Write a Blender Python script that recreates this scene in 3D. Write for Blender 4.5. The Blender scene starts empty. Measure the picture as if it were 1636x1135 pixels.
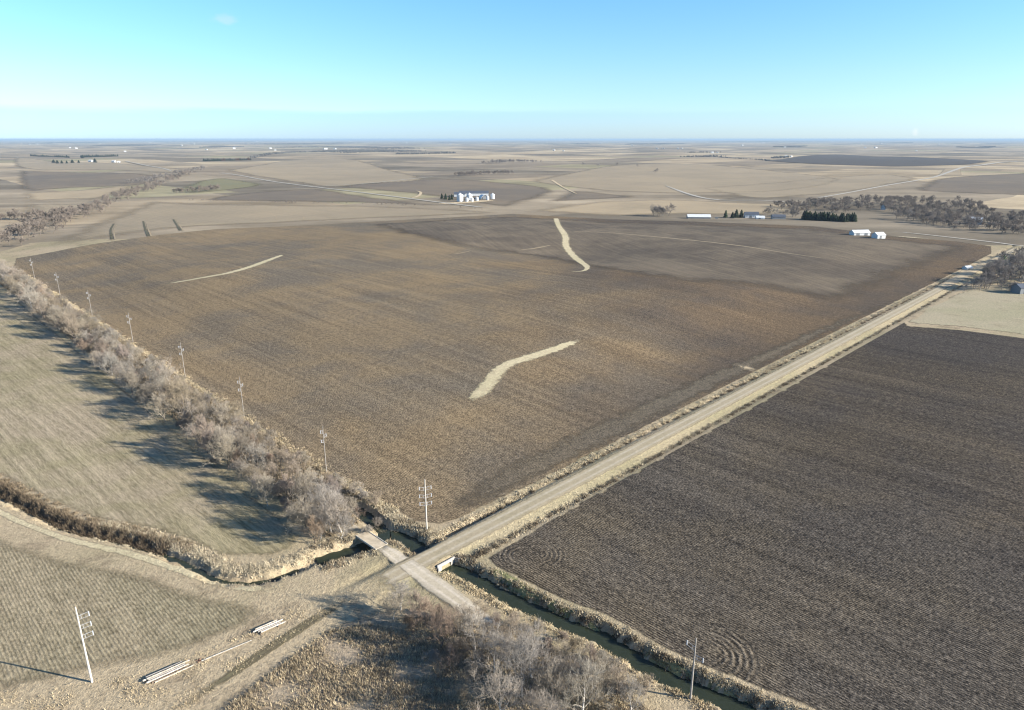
import bpy, math, random
import numpy as np
from mathutils import Vector, Matrix
from mathutils.geometry import delaunay_2d_cdt

random.seed(7); rng = np.random.default_rng(7)
scene = bpy.context.scene
COL = scene.collection
R = math.radians

# ------------------------------------------------------------------ camera, sky, sun, exposure
FPX, PITCH, CAMH, CX, CY = 1105.0, R(17.36), 115.0, 818.0, 567.5
cam_d = bpy.data.cameras.new('camera'); cam = bpy.data.objects.new('camera', cam_d); COL.objects.link(cam)
cam.location = (0, 0, CAMH); cam.rotation_euler = (R(90) - PITCH, 0, 0)
cam_d.sensor_width = 36; cam_d.sensor_fit = 'HORIZONTAL'; cam_d.lens = FPX / 1636 * 36
cam_d.clip_start = 1; cam_d.clip_end = 300000
scene.camera = cam
SUN_AZ, SUN_EL = R(-14), R(20)
sdir = Vector((math.cos(SUN_AZ) * math.cos(SUN_EL), math.sin(SUN_AZ) * math.cos(SUN_EL), math.sin(SUN_EL)))
sun_d = bpy.data.lights.new('sun', 'SUN'); sun_d.energy = 5.0; sun_d.angle = R(0.53); sun_d.color = (1.0, 0.93, 0.82)
sun = bpy.data.objects.new('sun', sun_d); COL.objects.link(sun); sun.rotation_euler = sdir.to_track_quat('Z', 'Y').to_euler()
sun.location = (200, -50, 300)
scene.view_settings.view_transform = 'Standard'; scene.view_settings.look = 'None'
scene.view_settings.exposure = 1.5; scene.view_settings.gamma = 1.0; scene.view_settings.use_curve_mapping = False
scene.cycles.use_denoising = True
scene.cycles.max_bounces = 6; scene.cycles.diffuse_bounces = 2; scene.cycles.glossy_bounces = 2
scene.cycles.transparent_max_bounces = 12; scene.cycles.volume_bounces = 0
scene.cycles.filter_width = 1.2

world = bpy.data.worlds.new('World'); scene.world = world; world.use_nodes = True
wt = world.node_tree; wt.nodes.clear()


class G:
    """small helper around a node tree"""
    def __init__(s, tree): s.t = tree
    def n(s, typ, **kw):
        nd = s.t.nodes.new(typ)
        for k, v in kw.items(): setattr(nd, k, v)
        return nd
    def put(s, sock, v):
        if isinstance(v, bpy.types.NodeSocket): s.t.links.new(v, sock)
        elif v is not None:
            if sock.type == 'RGBA' and isinstance(v, (tuple, list)) and len(v) == 3: v = (*v, 1)
            if sock.type == 'RGBA' and isinstance(v, (int, float)): v = (v, v, v, 1)
            sock.default_value = v
    def math(s, op, a, b=None, c=None, clamp=False):
        nd = s.n('ShaderNodeMath', operation=op, use_clamp=clamp)
        for i, v in enumerate((a, b, c)): s.put(nd.inputs[i], v)
        return nd.outputs[0]
    def vmath(s, op, a, b=None):
        nd = s.n('ShaderNodeVectorMath', operation=op)
        s.put(nd.inputs[0], a); s.put(nd.inputs[1], b)
        return nd.outputs[1] if op in ('LENGTH', 'DISTANCE', 'DOT_PRODUCT') else nd.outputs[0]
    def mix(s, f, a, b, mode='MIX'):
        nd = s.n('ShaderNodeMix', data_type='RGBA', blend_type=mode)
        s.put(nd.inputs[0], f); s.put(nd.inputs[6], a); s.put(nd.inputs[7], b)
        return nd.outputs[2]
    def noise(s, vec, scale, detail=3, rough=0.55, dist=0.0, dim='3D'):
        nd = s.n('ShaderNodeTexNoise', noise_dimensions=dim)
        s.put(nd.inputs['Vector'], vec); nd.inputs['Scale'].default_value = scale
        nd.inputs['Detail'].default_value = detail; nd.inputs['Roughness'].default_value = rough
        nd.inputs['Distortion'].default_value = dist
        return nd.outputs[0]
    def rng(s, v, a, b, c=0.0, d=1.0, smooth=True):
        nd = s.n('ShaderNodeMapRange', interpolation_type='SMOOTHSTEP' if smooth else 'LINEAR')
        s.put(nd.inputs[0], v)
        for i, x in enumerate((a, b, c, d)): s.put(nd.inputs[1 + i], x)
        return nd.outputs[0]
    def ramp(s, f, stops, interp='LINEAR'):
        nd = s.n('ShaderNodeValToRGB'); cr = nd.color_ramp; cr.interpolation = interp
        while len(cr.elements) < len(stops): cr.elements.new(0.5)
        for e, (p, c) in zip(cr.elements, stops): e.position = p; e.color = (*c, 1)
        s.put(nd.inputs[0], f); return nd.outputs[0]
    def sep(s, v):
        nd = s.n('ShaderNodeSeparateXYZ'); s.put(nd.inputs[0], v); return nd.outputs
    def comb(s, x, y, z=0.0):
        nd = s.n('ShaderNodeCombineXYZ')
        for i, v in enumerate((x, y, z)): s.put(nd.inputs[i], v)
        return nd.outputs[0]


# sky: Nishita, with a thin grey-blue bank lying low over the horizon and two small wisps
g = G(wt)
sky = g.n('ShaderNodeTexSky', sky_type='NISHITA', sun_disc=False)
sky.sun_elevation = SUN_EL; sky.sun_rotation = math.atan2(sdir.x, sdir.y)
sky.altitude = 300; sky.air_density = 1.0; sky.dust_density = 0.3; sky.ozone_density = 4.0
gen = g.n('ShaderNodeTexCoord').outputs['Generated']
gx, gy, gz = g.sep(gen)
az = g.math('ARCTAN2', gx, gy)                      # radians east of the view axis
el = g.math('ARCSINE', gz)
tint = g.ramp(g.rng(el, 0.0, 1.1, smooth=False), [(0.0, (.66, .82, 1.16)), (0.07, (.70, .82, .94)), (0.2, (.60, .87, .96)), (0.7, (.60, .68, .78))])
col = g.mix(1.0, sky.outputs[0], tint, 'MULTIPLY')
bankn = g.noise(g.comb(g.math('MULTIPLY', az, 3.0), g.math('MULTIPLY', el, 40.0)), 1.6, 4)
edge = g.math('ADD', el, g.math('MULTIPLY', g.math('SUBTRACT', bankn, 0.5), 0.018))
bank = g.math('MULTIPLY', g.rng(edge, 0.040, 0.030), g.rng(az, 0.45, -0.35, 0.15, 0.85))
col = g.mix(bank, col, g.mix(1.0, col, (0.76, 0.83, 0.93), 'MULTIPLY'))
def wisp(colr, a0, e0, wa, we, amt, tint):
    da = g.math('DIVIDE', g.math('SUBTRACT', az, a0), wa); de = g.math('DIVIDE', g.math('SUBTRACT', el, e0), we)
    rr = g.math('SQRT', g.math('ADD', g.math('MULTIPLY', da, da), g.math('MULTIPLY', de, de)))
    nn = g.noise(g.comb(g.math('MULTIPLY', az, 60.0), g.math('MULTIPLY', el, 110.0)), 1.0, 4)
    m = g.rng(g.math('ADD', rr, g.math('MULTIPLY', g.math('SUBTRACT', nn, 0.5), 1.6)), 1.0, 0.1)
    return g.mix(g.math('MULTIPLY', m, amt), colr, g.mix(1.0, colr, tint, 'MULTIPLY'))
col = wisp(col, math.atan2(376 - CX, 1171), R(8.0), 0.024, 0.0075, 0.5, (1.7, 1.04, 1.0))
col = wisp(col, math.atan2(1461 - CX, 1158), R(0.45), 0.0045, 0.0075, 0.5, (1.35, 1.15, 1.08))
bg = g.n('ShaderNodeBackground'); g.put(bg.inputs[0], col); bg.inputs[1].default_value = 0.09
wo = g.n('ShaderNodeOutputWorld'); wt.links.new(bg.outputs[0], wo.inputs[0])

# ------------------------------------------------------------------ geometry of the place
O = np.array([-27.63, 168.23]); TH = R(45.476)
E1 = np.array([math.cos(TH), math.sin(TH)]); N1 = np.array([-E1[1], E1[0]])
def W(s, d): return O + s * E1 + d * N1                       # road frame -> ground plan
def SD(x, y):
    dx, dy = x - O[0], y - O[1]
    return dx * E1[0] + dy * E1[1], dx * N1[0] + dy * N1[1]
def ray(px, py, z=0.0):
    u = (px - CX) / FPX; v = (CY - py) / FPX
    yy = math.cos(PITCH) + v * math.sin(PITCH); zz = -math.sin(PITCH) + v * math.cos(PITCH)
    t = (z - CAMH) / zz
    return u * t, yy * t
def sstep(a, b, x):
    t = np.clip((np.asarray(x, float) - a) / (b - a), 0, 1); return t * t * (3 - 2 * t)

WATER_Z = -1.75
def wp(pts, z=WATER_Z): return np.array([ray(x, y, z) for x, y in pts])
def smooth_line(P, step):
    """Catmull-Rom through the points, resampled"""
    P = np.asarray(P, float); out = []
    Q = np.vstack([2 * P[0] - P[1], P, 2 * P[-1] - P[-2]])
    for i in range(1, len(Q) - 2):
        a, b, c, d = Q[i - 1], Q[i], Q[i + 1], Q[i + 2]
        n = max(2, int(np.linalg.norm(c - b) / step))
        for t in np.arange(n) / n:
            out.append(0.5 * ((2 * b) + (c - a) * t + (2 * a - 5 * b + 4 * c - d) * t * t + (3 * b - a - 3 * c + d) * t ** 3))
    out.append(P[-1]); return np.array(out)

CREEK_POOL = smooth_line(np.vstack([wp([(508, 899), (545, 888), (575, 879), (600, 868), (625, 857), (652, 866)]),
                                    [W(8.0, 7.6), W(7.6, 3.0)]]), 2.0)
CREEK_DITCH = smooth_line(np.vstack([[W(7.6, -2.0), W(7.4, -6.0)],
                          wp([(735, 914), (775, 936), (830, 965), (900, 998), (965, 1024), (1040, 1071), (1115, 1106), (1190, 1137), (1300, 1185)])]), 2.0)
CREEK_GULLY = smooth_line(wp([(-90, 745), (-20, 782), (55, 822), (120, 851), (200, 868), (268, 890), (322, 914), (352, 929), (412, 931), (462, 917), (490, 905), (508, 899)], -1.3), 2.0)
CREEK_BACK = smooth_line(np.vstack([wp([(612, 850), (600, 838), (570, 815)]), ]), 2.0)

def dist_line(x, y, L):
    x = np.asarray(x, float); y = np.asarray(y, float)
    best = np.full(x.shape, 1e9)
    for a, b in zip(L[:-1], L[1:]):
        ab = b - a; q = ab @ ab + 1e-12
        t = np.clip(((x - a[0]) * ab[0] + (y - a[1]) * ab[1]) / q, 0, 1)
        best = np.minimum(best, np.hypot(x - a[0] - t * ab[0], y - a[1] - t * ab[1]))
    return best

def waves(x, y, seed, n, l0, l1):
    r = np.random.default_rng(seed); z = 0
    for i in range(n):
        a = r.uniform(0, 2 * math.pi); l = math.exp(r.uniform(math.log(l0), math.log(l1))); p = r.uniform(0, 6.28)
        z = z + np.sin((x * math.cos(a) + y * math.sin(a)) * 2 * math.pi / l + p) * (l / l1) ** 0.8
    return z / math.sqrt(n)

KNOLLS = [((430, 455), 130, 5.0), ((880, 500), 100, 4.0), ((700, 385), 130, 4.5), ((1120, 470), 70, 2.5), ((905, 405), 60, -3.5),
          ((1300, 395), 120, 3.0), ((200, 385), 120, 4.0), ((1290, 650), 90, 1.4)]
KN = [(*ray(*p), s, a * 1.7) for p, s, a in KNOLLS]

def h(x, y):
    x = np.asarray(x, float); y = np.asarray(y, float)
    s, d = SD(x, y); r = np.hypot(x, y)
    z = np.zeros(x.shape)
    for kx, ky, sg, am in KN:
        z = z + am * np.exp(-((x - kx) ** 2 + (y - ky) ** 2) / (2 * sg * sg))
    z = z * sstep(25, 120, np.abs(d)) * sstep(20, 130, s)
    far = sstep(1000, 2600, r)
    z = z + far * (9.0 * waves(x, y, 3, 7, 900, 2600) - 5) + sstep(3000, 9000, r) * (9 * waves(x, y, 5, 6, 3000, 9000) - 6)
    # gravel road on a low bank with a ditch on either side
    onr = sstep(-30, -8, s) * sstep(1150, 1000, s)
    near = sstep(60, 15, s)
    z = z + onr * (0.35 * sstep(5.2, 3.4, np.abs(d)) - (0.55 + 1.1 * near * sstep(5, 12, s)) * np.exp(-((d - 6.4) / 1.15) ** 2)
                   - 0.5 * np.exp(-((d + 8.6) / 1.6) ** 2) * sstep(18, 40, s))
    # crossing lane
    z = z + 0.3 * sstep(4.2, 2.4, np.abs(s + 0.9)) * sstep(-40, -20, d) * sstep(60, 40, d) * sstep(3, 6, np.abs(d))
    # creek
    m = (np.abs(x + 20) < 240) & (y < 345)
    if m.any():
        xm, ym = x[m], y[m]; sm, dm = s[m], d[m]
        rag = 0.45 * np.sin(xm * 1.3 + 2 * np.sin(ym * .7)) + 0.35 * np.sin(ym * 1.7 + xm * .6)
        hold = 1 - sstep(4.9, 4.1, np.abs(dm)) * sstep(-30, -10, sm)       # road carries over the culvert
        c = 2.35 * sstep(4.6, 2.1, dist_line(xm, ym, CREEK_POOL) + rag * .6)
        c = np.maximum(c, 2.3 * sstep(4.4, 1.9, dist_line(xm, ym, CREEK_DITCH) + rag * 1.0))
        c = np.maximum(c, 1.9 * sstep(3.0, 0.7, dist_line(xm, ym, CREEK_GULLY) + rag))
        c = np.maximum(c, 2.2 * sstep(4.0, 1.6, dist_line(xm, ym, CREEK_BACK) + rag * .5))
        zz = z[m]; z[m] = zz * (1 - np.clip(c, 0, 1) * hold) - c * hold
    return z
def h1(x, y): return float(h(np.array([x], float), np.array([y], float))[0])
TT = np.geomspace(70, 90000, 500)
def P(px, py):
    """point where the pixel's ray meets the ground"""
    u = (px - CX) / FPX; v = (CY - py) / FPX; dy = math.cos(PITCH) + v * math.sin(PITCH); dz = -math.sin(PITCH) + v * math.cos(PITCH)
    f = lambda t: CAMH + dz * t - h(u * t, dy * t)
    g_ = f(TT); i = int(np.argmax(g_ < 0))
    if i == 0: return np.array(ray(px, py, 0.0))
    for _ in range(2):
        t = np.linspace(TT[i - 1] if _ == 0 else a, TT[i] if _ == 0 else b, 9); q = f(t); j = max(1, int(np.argmax(q < 0))); a, b = t[j - 1], t[j]
    t = (a + b) / 2; return np.array([u * t, dy * t])
def PL(pts): return np.array([P(*p) for p in pts])

# ------------------------------------------------------------------ materials
def mat(name):
    m = bpy.data.materials.new(name); m.use_nodes = True; t = m.node_tree; t.nodes.clear()
    gg = G(t); b = gg.n('ShaderNodeBsdfPrincipled'); o = gg.n('ShaderNodeOutputMaterial'); t.links.new(b.outputs[0], o.inputs[0])
    b.inputs['Roughness'].default_value = 0.9; b.inputs['Specular IOR Level'].default_value = 0.15
    gg.b = b; gg.o = o; gg.m = m
    return gg
def plain(name, c, rough=0.8, var=0.15, scale=1.5, spec=0.2, metal=0.0, rand=0.0):
    k = mat(name); co = k.n('ShaderNodeTexCoord').outputs['Object']
    nz = k.noise(co, scale, 4)
    cc = k.mix(1.0, c, k.rng(nz, .3, .7, 1 - var, 1 + var, False), 'MULTIPLY')
    if rand:
        oi = k.n('ShaderNodeObjectInfo').outputs['Random']
        hs = k.n('ShaderNodeHueSaturation'); k.put(hs.inputs['Color'], cc)
        k.put(hs.inputs['Value'], k.rng(oi, 0, 1, 1 - rand, 1 + rand, False))
        k.put(hs.inputs['Hue'], k.rng(k.math('FRACT', k.math('MULTIPLY', oi, 7.31)), 0, 1, 0.492, 0.51, False))
        k.put(hs.inputs['Saturation'], k.rng(k.math('FRACT', k.math('MULTIPLY', oi, 3.77)), 0, 1, 0.7, 1.25, False))
        cc = hs.outputs[0]
    k.put(k.b.inputs['Base Color'], cc); k.b.inputs['Roughness'].default_value = rough
    k.b.inputs['Specular IOR Level'].default_value = spec; k.b.inputs['Metallic'].default_value = metal
    return k.m
def bump(k, height, strength, dist=0.3):
    b = k.n('ShaderNodeBump'); b.inputs['Strength'].default_value = strength; b.inputs['Distance'].default_value = dist
    k.put(b.inputs['Height'], height); k.t.links.new(b.outputs[0], k.b.inputs['Normal'])
def ragged(k, pos, scale=0.5, soft=0.35, amp=1.3):
    """worn, uneven border: the sheet thins out where the 'edge' attribute falls to 0"""
    at = k.n('ShaderNodeAttribute', attribute_name='edge').outputs['Fac']
    nz = k.noise(pos, scale, 4, 0.6)
    a = k.rng(k.math('ADD', at, k.math('MULTIPLY', k.math('SUBTRACT', nz, 0.5), amp)), 0.5 - soft, 0.5 + soft)
    tr = k.n('ShaderNodeBsdfTransparent'); mx = k.n('ShaderNodeMixShader')
    k.put(mx.inputs[0], a); k.t.links.new(tr.outputs[0], mx.inputs[1]); k.t.links.new(k.b.outputs[0], mx.inputs[2])
    k.t.links.new(mx.outputs[0], k.o.inputs[0])
def rows(k, pos, ang):
    """position turned so that x runs across the rows and y along them"""
    x, y, z = k.sep(pos); c, s_ = math.cos(ang), math.sin(ang)
    across = k.math('ADD', k.math('MULTIPLY', x, -s_), k.math('MULTIPLY', y, c))
    along = k.math('ADD', k.math('MULTIPLY', x, c), k.math('MULTIPLY', y, s_))
    return across, along
def field_mat(name, dark, light, patch, ang, period=0.76, row=0.25, speck=0.55, rings=(), pscale=0.006, stretch=1.35, edge=True, streak=0.25, fine=1.35, tone_grad=None, esc=0.6, eamp=0.7, sfreq=.25, power=1.35):
    k = mat(name); pos = k.n('ShaderNodeNewGeometry').outputs['Position']
    ac, al = rows(k, pos, ang)
    v1 = k.comb(ac, k.math('DIVIDE', al, stretch))
    n_f = k.noise(v1, fine, 4, 0.75); n_m = k.noise(v1, fine * .3, 4, 0.6); n_l = k.noise(pos, pscale, 5, 0.55, 0.4); n_x = k.noise(pos, pscale * 3.3, 5, 0.6, .5)
    n_s = k.noise(k.comb(ac, k.math('DIVIDE', al, 40.0)), sfreq, 4, 0.7)
    wob = k.math('ADD', ac, k.math('MULTIPLY', k.noise(pos, 0.05, 2), 0.9))
    sn = k.math('SINE', k.math('MULTIPLY', wob, 2 * math.pi / period))
    for (cx, cy, r0, r1, a0, a1, per) in rings:
        dx = k.math('SUBTRACT', k.sep(pos)[0], cx); dy = k.math('SUBTRACT', k.sep(pos)[1], cy)
        rr = k.math('SQRT', k.math('ADD', k.math('MULTIPLY', dx, dx), k.math('MULTIPLY', dy, dy)))
        rr = k.math('ADD', rr, k.math('MULTIPLY', k.noise(pos, .3, 2), .6))
        aa = k.math('ARCTAN2', k.math('ADD', k.math('MULTIPLY', dx, -math.sin(a0)), k.math('MULTIPLY', dy, math.cos(a0))),
                    k.math('ADD', k.math('MULTIPLY', dx, math.cos(a0)), k.math('MULTIPLY', dy, math.sin(a0))))
        msk = k.math('MULTIPLY', k.math('MULTIPLY', k.rng(rr, r0, r0 + 2), k.rng(rr, r1, r1 - 3)), k.rng(k.math('ABSOLUTE', aa), a1, a1 * .5))
        msk = k.math('MULTIPLY', msk, k.rng(k.noise(pos, 0.5, 3), 0.3, 0.55))
        s2 = k.math('MULTIPLY', k.math('SINE', k.math('MULTIPLY', rr, 2 * math.pi / per)), 1.7)
        sn = k.math('ADD', k.math('MULTIPLY', sn, k.math('SUBTRACT', 1.0, msk)), k.math('MULTIPLY', s2, msk))
    sp = k.math('ADD', k.math('MULTIPLY', k.math('SUBTRACT', n_f, 0.5), 3.6 * speck), k.math('MULTIPLY', k.math('SUBTRACT', n_m, 0.5), 1.1 * speck))
    sp = k.math('ADD', sp, k.math('MULTIPLY', k.math('SUBTRACT', n_s, 0.5), 2.0 * streak))
    rowm = k.math('MULTIPLY', k.rng(k.noise(pos, 0.03, 5, .65), 0.40, 0.62, 0.05, 1.0), k.rng(k.noise(v1, .5, 2), .35, .65, .3, 1.5))
    f = k.math('ADD', k.math('ADD', sp, 0.42), k.math('MULTIPLY', k.math('MULTIPLY', sn, rowm), row * 0.5), clamp=True)
    f = k.math('POWER', f, power)
    c = k.mix(f, dark, light)
    lp = k.rng(k.math('ADD', k.math('MULTIPLY', n_l, .6), k.math('MULTIPLY', n_x, .4)), 0.38, 0.62)
    c = k.mix(k.math('MULTIPLY', lp, 0.9), c, k.mix(1.0, c, patch, 'MULTIPLY'))
    if tone_grad:                                           # soil tone grows darker toward one side of the field
        x0, x1, t_ = tone_grad
        dn = k.math('ADD', k.sep(pos)[0], k.math('MULTIPLY', k.math('SUBTRACT', k.noise(pos, .01, 4, .6), .5), 320.0))
        c = k.mix(k.rng(dn, x0, x1), c, k.mix(1.0, c, t_, 'MULTIPLY'))
    k.put(k.b.inputs['Base Color'], c)
    bump(k, k.math('ADD', k.math('ADD', n_f, k.math('MULTIPLY', n_m, 0.8)), k.math('MULTIPLY', sn, 0.12 * row * 4)), 0.6, 0.35)
    k.b.inputs['Roughness'].default_value = 1.0; k.b.inputs['Specular IOR Level'].default_value = 0.05
    if edge: ragged(k, pos, esc, 0.3, eamp)
    return k.m
def grass_mat(name, tan, green, brown, edge=False, gscale=0.012, green_amt=0.6, bscale=1.0):
    k = mat(name); pos = k.n('ShaderNodeNewGeometry').outputs['Position']
    n1 = k.noise(pos, gscale, 5, 0.6, 0.3); n2 = k.noise(pos, 0.09, 5, 0.65, 0.5); n3 = k.noise(pos, 0.8 * bscale, 5, 0.7); n4 = k.noise(pos, 2.2, 3, 0.6)
    c = k.mix(k.math('MULTIPLY', k.rng(n1, 0.42, 0.62), green_amt), tan, green)
    c = k.mix(k.math('MULTIPLY', k.rng(n2, 0.5, 0.72), 0.75), c, brown)
    c = k.mix(1.0, c, k.rng(k.math('ADD', k.math('MULTIPLY', n3, .7), k.math('MULTIPLY', n4, .3)), 0.3, 0.7, 0.62, 1.35, False), 'MULTIPLY')
    k.put(k.b.inputs['Base Color'], c); bump(k, k.math('ADD', n3, k.math('MULTIPLY', n4, .4)), 0.8, 0.5)
    k.b.inputs['Roughness'].default_value = 1.0; k.b.inputs['Specular IOR Level'].default_value = 0.05
    if edge: ragged(k, pos, 0.3)
    return k.m
def farmland_mat():
    """far country: rectangular fields in section order, each with its own crop tone"""
    k = mat('farmland'); pos = k.n('ShaderNodeNewGeometry').outputs['Position']
    wv = k.n('ShaderNodeTexNoise'); k.put(wv.inputs['Vector'], pos); wv.inputs['Scale'].default_value = 0.0016; wv.inputs['Detail'].default_value = 3
    wp_ = k.vmath('ADD', pos, k.vmath('MULTIPLY', k.vmath('SUBTRACT', wv.outputs[1], (0.5, 0.5, 0.5)), (150, 150, 0)))
    ac, al = rows(k, wp_, TH)
    def cells(a, b, off):
        ca = k.math('FLOOR', k.math('DIVIDE', k.math('ADD', al, off), a)); cb = k.math('FLOOR', k.math('DIVIDE', k.math('ADD', ac, off * .7), b))
        w = k.n('ShaderNodeTexWhiteNoise', noise_dimensions='3D'); k.put(w.inputs['Vector'], k.comb(ca, cb, off)); return w.outputs['Value']
    w1, w2, w3 = cells(805, 402, 120.0), cells(268, 805, 330.0), cells(1609, 1609, 11.0)
    v = k.mix(k.math('GREATER_THAN', w3, 0.5), w1, w2)
    c = k.ramp(v, [(0.0, (.15, .125, .09)), (0.16, (.195, .158, .112)), (0.3, (.26, .207, .138)), (0.46, (.30, .238, .155)),
                   (0.62, (.22, .18, .126)), (0.76, (.35, .28, .182)), (0.9, (.24, .21, .128)), (1.0, (.125, .107, .085))], 'CONSTANT')
    n1 = k.noise(wp_, 0.003, 6, 0.62, 1.5); n2 = k.noise(pos, 0.02, 5, 0.65, 0.6); n3 = k.noise(pos, 0.15, 4, 0.65)
    # contour streaks along the slopes
    st = k.noise(k.comb(k.math('MULTIPLY', k.sep(pos)[0], 0.0012), k.math('MULTIPLY', k.sep(pos)[1], 0.006)), 1.0, 6, 0.62, 0.8)
    c = k.mix(1.0, c, k.rng(n1, 0.3, 0.7, 0.86, 1.34, False), 'MULTIPLY')
    c = k.mix(1.0, c, k.rng(st, 0.3, 0.7, 0.62, 1.36, False), 'MULTIPLY')
    c = k.mix(1.0, c, k.rng(k.math('ADD', k.math('MULTIPLY', n2, .6), k.math('MULTIPLY', n3, .4)), 0.3, 0.7, 0.86, 1.14, False), 'MULTIPLY')
    k.put(k.b.inputs['Base Color'], c); k.b.inputs['Roughness'].default_value = 1.0; k.b.inputs['Specular IOR Level'].default_value = 0.03
    return k.m

ROW = TH + R(90)
def ring(px, py, r0, r1, a0, a1, per=1.5):
    q = P(px, py); return (q[0], q[1], r0, r1, R(a0), R(a1), per)
M = {}
M['grass'] = grass_mat('dry_grass_ground', (.36, .29, .19), (.23, .205, .118), (.175, .137, .092))
M['farmland'] = farmland_mat()
M['soil'] = field_mat('tilled_soil', (.036, .030, .024), (.30, .248, .178), (1.58, 1.40, 1.10), ROW, row=0.28, speck=.85, streak=.28, pscale=.0075, fine=2.2, stretch=1.8, tone_grad=(-60, 160, (.62, .60, .63)),
                      rings=[ring(674, 797, 2, 13, 180, 75, 1.7)])
M['headland'] = field_mat('headland_soil', (.035, .030, .024), (.255, .214, .155), (1.1, 1.05, .98), TH, row=0.25, speck=.8, fine=2.2, stretch=2.0, esc=.12, eamp=1.2)
M['soil_far'] = field_mat('far_tilled_soil', (.085, .069, .050), (.26, .208, .145), (.60, .61, .66), TH + R(62), period=7, row=0.1, speck=.4, streak=.45, pscale=0.012, esc=.03)
M['soil_dark'] = field_mat('dark_tilled_soil', (.016, .0142, .0128), (.205, .174, .138), (1.32, 1.24, 1.04), ROW, row=0.42, speck=.9, streak=.35, power=1.6, fine=2.6, stretch=2.2, pscale=0.009, tone_grad=(40, 190, (.74, .74, .78)),
                           rings=[ring(1128, 1045, 2, 13.5, -10, 100, 1.5), ring(835, 888, 1, 9.5, 175, 110, 1.35), ring(858, 886, 1, 9.5, -5, 80, 1.35)])
M['stubble'] = field_mat('stubble', (.165, .135, .088), (.44, .36, .25), (.80, .84, .72), TH + R(92), period=3.4, row=0.10, speck=0.5, streak=.8, sfreq=.5, power=1.0, pscale=0.02, stretch=5)
M['stubble_low'] = field_mat('low_stubble', (.145, .118, .074), (.40, .33, .218), (.80, .83, .80), R(-45), period=0.8, row=0.26, speck=0.75, power=1.0, pscale=0.018, stretch=2.2)
M['pasture'] = grass_mat('pasture', (.33, .285, .195), (.27, .255, .155), (.24, .20, .13), edge=True)
M['gravel'] = None

def gravel_mat(name, c1, c2, rut, tracks=True):
    k = mat(name); pos = k.n('ShaderNodeNewGeometry').outputs['Position']
    at = k.n('ShaderNodeAttribute', attribute_name='across').outputs['Fac']     # -1..1 over the width
    n1 = k.noise(pos, 0.08, 4, .6); n2 = k.noise(pos, 1.2, 4, .7)
    c = k.mix(k.rng(n1, .35, .65), c1, c2)
    if tracks:
        tr = k.math('ADD', k.rng(k.math('ABSOLUTE', k.math('SUBTRACT', k.math('ABSOLUTE', at), 0.36)), 0.20, 0.02), 0.0)
        tr = k.math('MULTIPLY', tr, k.rng(k.noise(pos, .15, 3), .25, .6, .45, 1.0))
        c = k.mix(tr, c, rut)
    c = k.mix(1.0, c, k.rng(n2, .3, .7, .82, 1.18, False), 'MULTIPLY')
    k.put(k.b.inputs['Base Color'], c); bump(k, n2, .4, .1); ragged(k, pos, 0.45, 0.3, 0.9)
    k.b.inputs['Roughness'].default_value = 1.0
    return k.m
M['gravel'] = gravel_mat('gravel', (.325, .272, .185), (.29, .245, .16), (.385, .332, .245))
M['lane'] = gravel_mat('lane_gravel', (.45, .39, .295), (.39, .335, .245), (.48, .42, .33))
M['track'] = gravel_mat('dirt_track', (.125, .105, .062), (.15, .13, .075), (.095, .078, .052))
M['farroad'] = gravel_mat('far_gravel', (.36, .33, .28), (.34, .31, .25), (.38, .35, .30), False)
M['shoulder'] = grass_mat('road_shoulder', (.36, .30, .19), (.29, .255, .148), (.28, .23, .148), edge=True, green_amt=.8)
M['waterway'] = grass_mat('grassed_waterway', (.45, .385, .25), (.40, .35, .21), (.33, .275, .175), edge=True, green_amt=.5)
M['tan'] = field_mat('tan_stubble', (.235, .19, .126), (.385, .31, .208), (.84, .85, .88), ROW, period=9, row=0.25, speck=.35, pscale=.0035, stretch=3, streak=.5, esc=.012)
M['greyfield'] = field_mat('grey_field', (.115, .096, .075), (.19, .157, .118), (1.35, 1.28, 1.15), ROW, period=9, row=0.2, speck=.3, pscale=.0035, stretch=3, streak=.5, esc=.012)
M['darkfield'] = field_mat('far_dark_field', (.066, .058, .052), (.10, .088, .076), (1.1, 1.05, 1.0), ROW, period=9, row=0.2, speck=.3, pscale=.004, stretch=3, streak=.5, esc=.012)
M['greenfield'] = field_mat('far_green_field', (.155, .148, .085), (.21, .195, .115), (1.1, 1.02, .95), ROW, period=9, row=0.2, speck=.3, pscale=.0035, stretch=3, streak=.5, esc=.012)
M['bright'] = field_mat('pale_dry_field', (.30, .235, .15), (.42, .335, .22), (.76, .78, .8), ROW, period=9, row=0.2, speck=.3, pscale=.0035, stretch=3, streak=.5, esc=.012)
k = mat('creek_water'); k.put(k.b.inputs['Base Color'], k.mix(k.noise(k.n('ShaderNodeNewGeometry').outputs['Position'], .4, 3), (.016, .022, .015), (.035, .042, .026)))
k.b.inputs['Roughness'].default_value = 0.12; k.b.inputs['Specular IOR Level'].default_value = 0.14
bump(k, k.noise(k.n('ShaderNodeNewGeometry').outputs['Position'], 1.6, 3), 0.12, 0.05); M['water'] = k.m
M['concrete'] = plain('concrete', (.46, .42, .35), .9, .18, .8)
M['concrete_white'] = plain('pale_concrete', (.35, .33, .295), .85, .12, .8)
M['dark'] = plain('culvert_barrel_shade', (.06, .06, .055), .95)  # shade of the culvert opening is put into this dark colour
M['bark'] = plain('bark', (.135, .112, .092), .95, .3, 4, .1, rand=.25)
M['bark_pale'] = plain('pale_bark', (.40, .37, .33), .9, .25, 4, .1, rand=.12)
M['twig'] = plain('twigs', (.25, .212, .166), .95, .2, .35, .1, rand=.28)
M['twig_grey'] = plain('grey_twigs', (.28, .248, .205), .95, .2, .35, .1, rand=.25)
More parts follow.
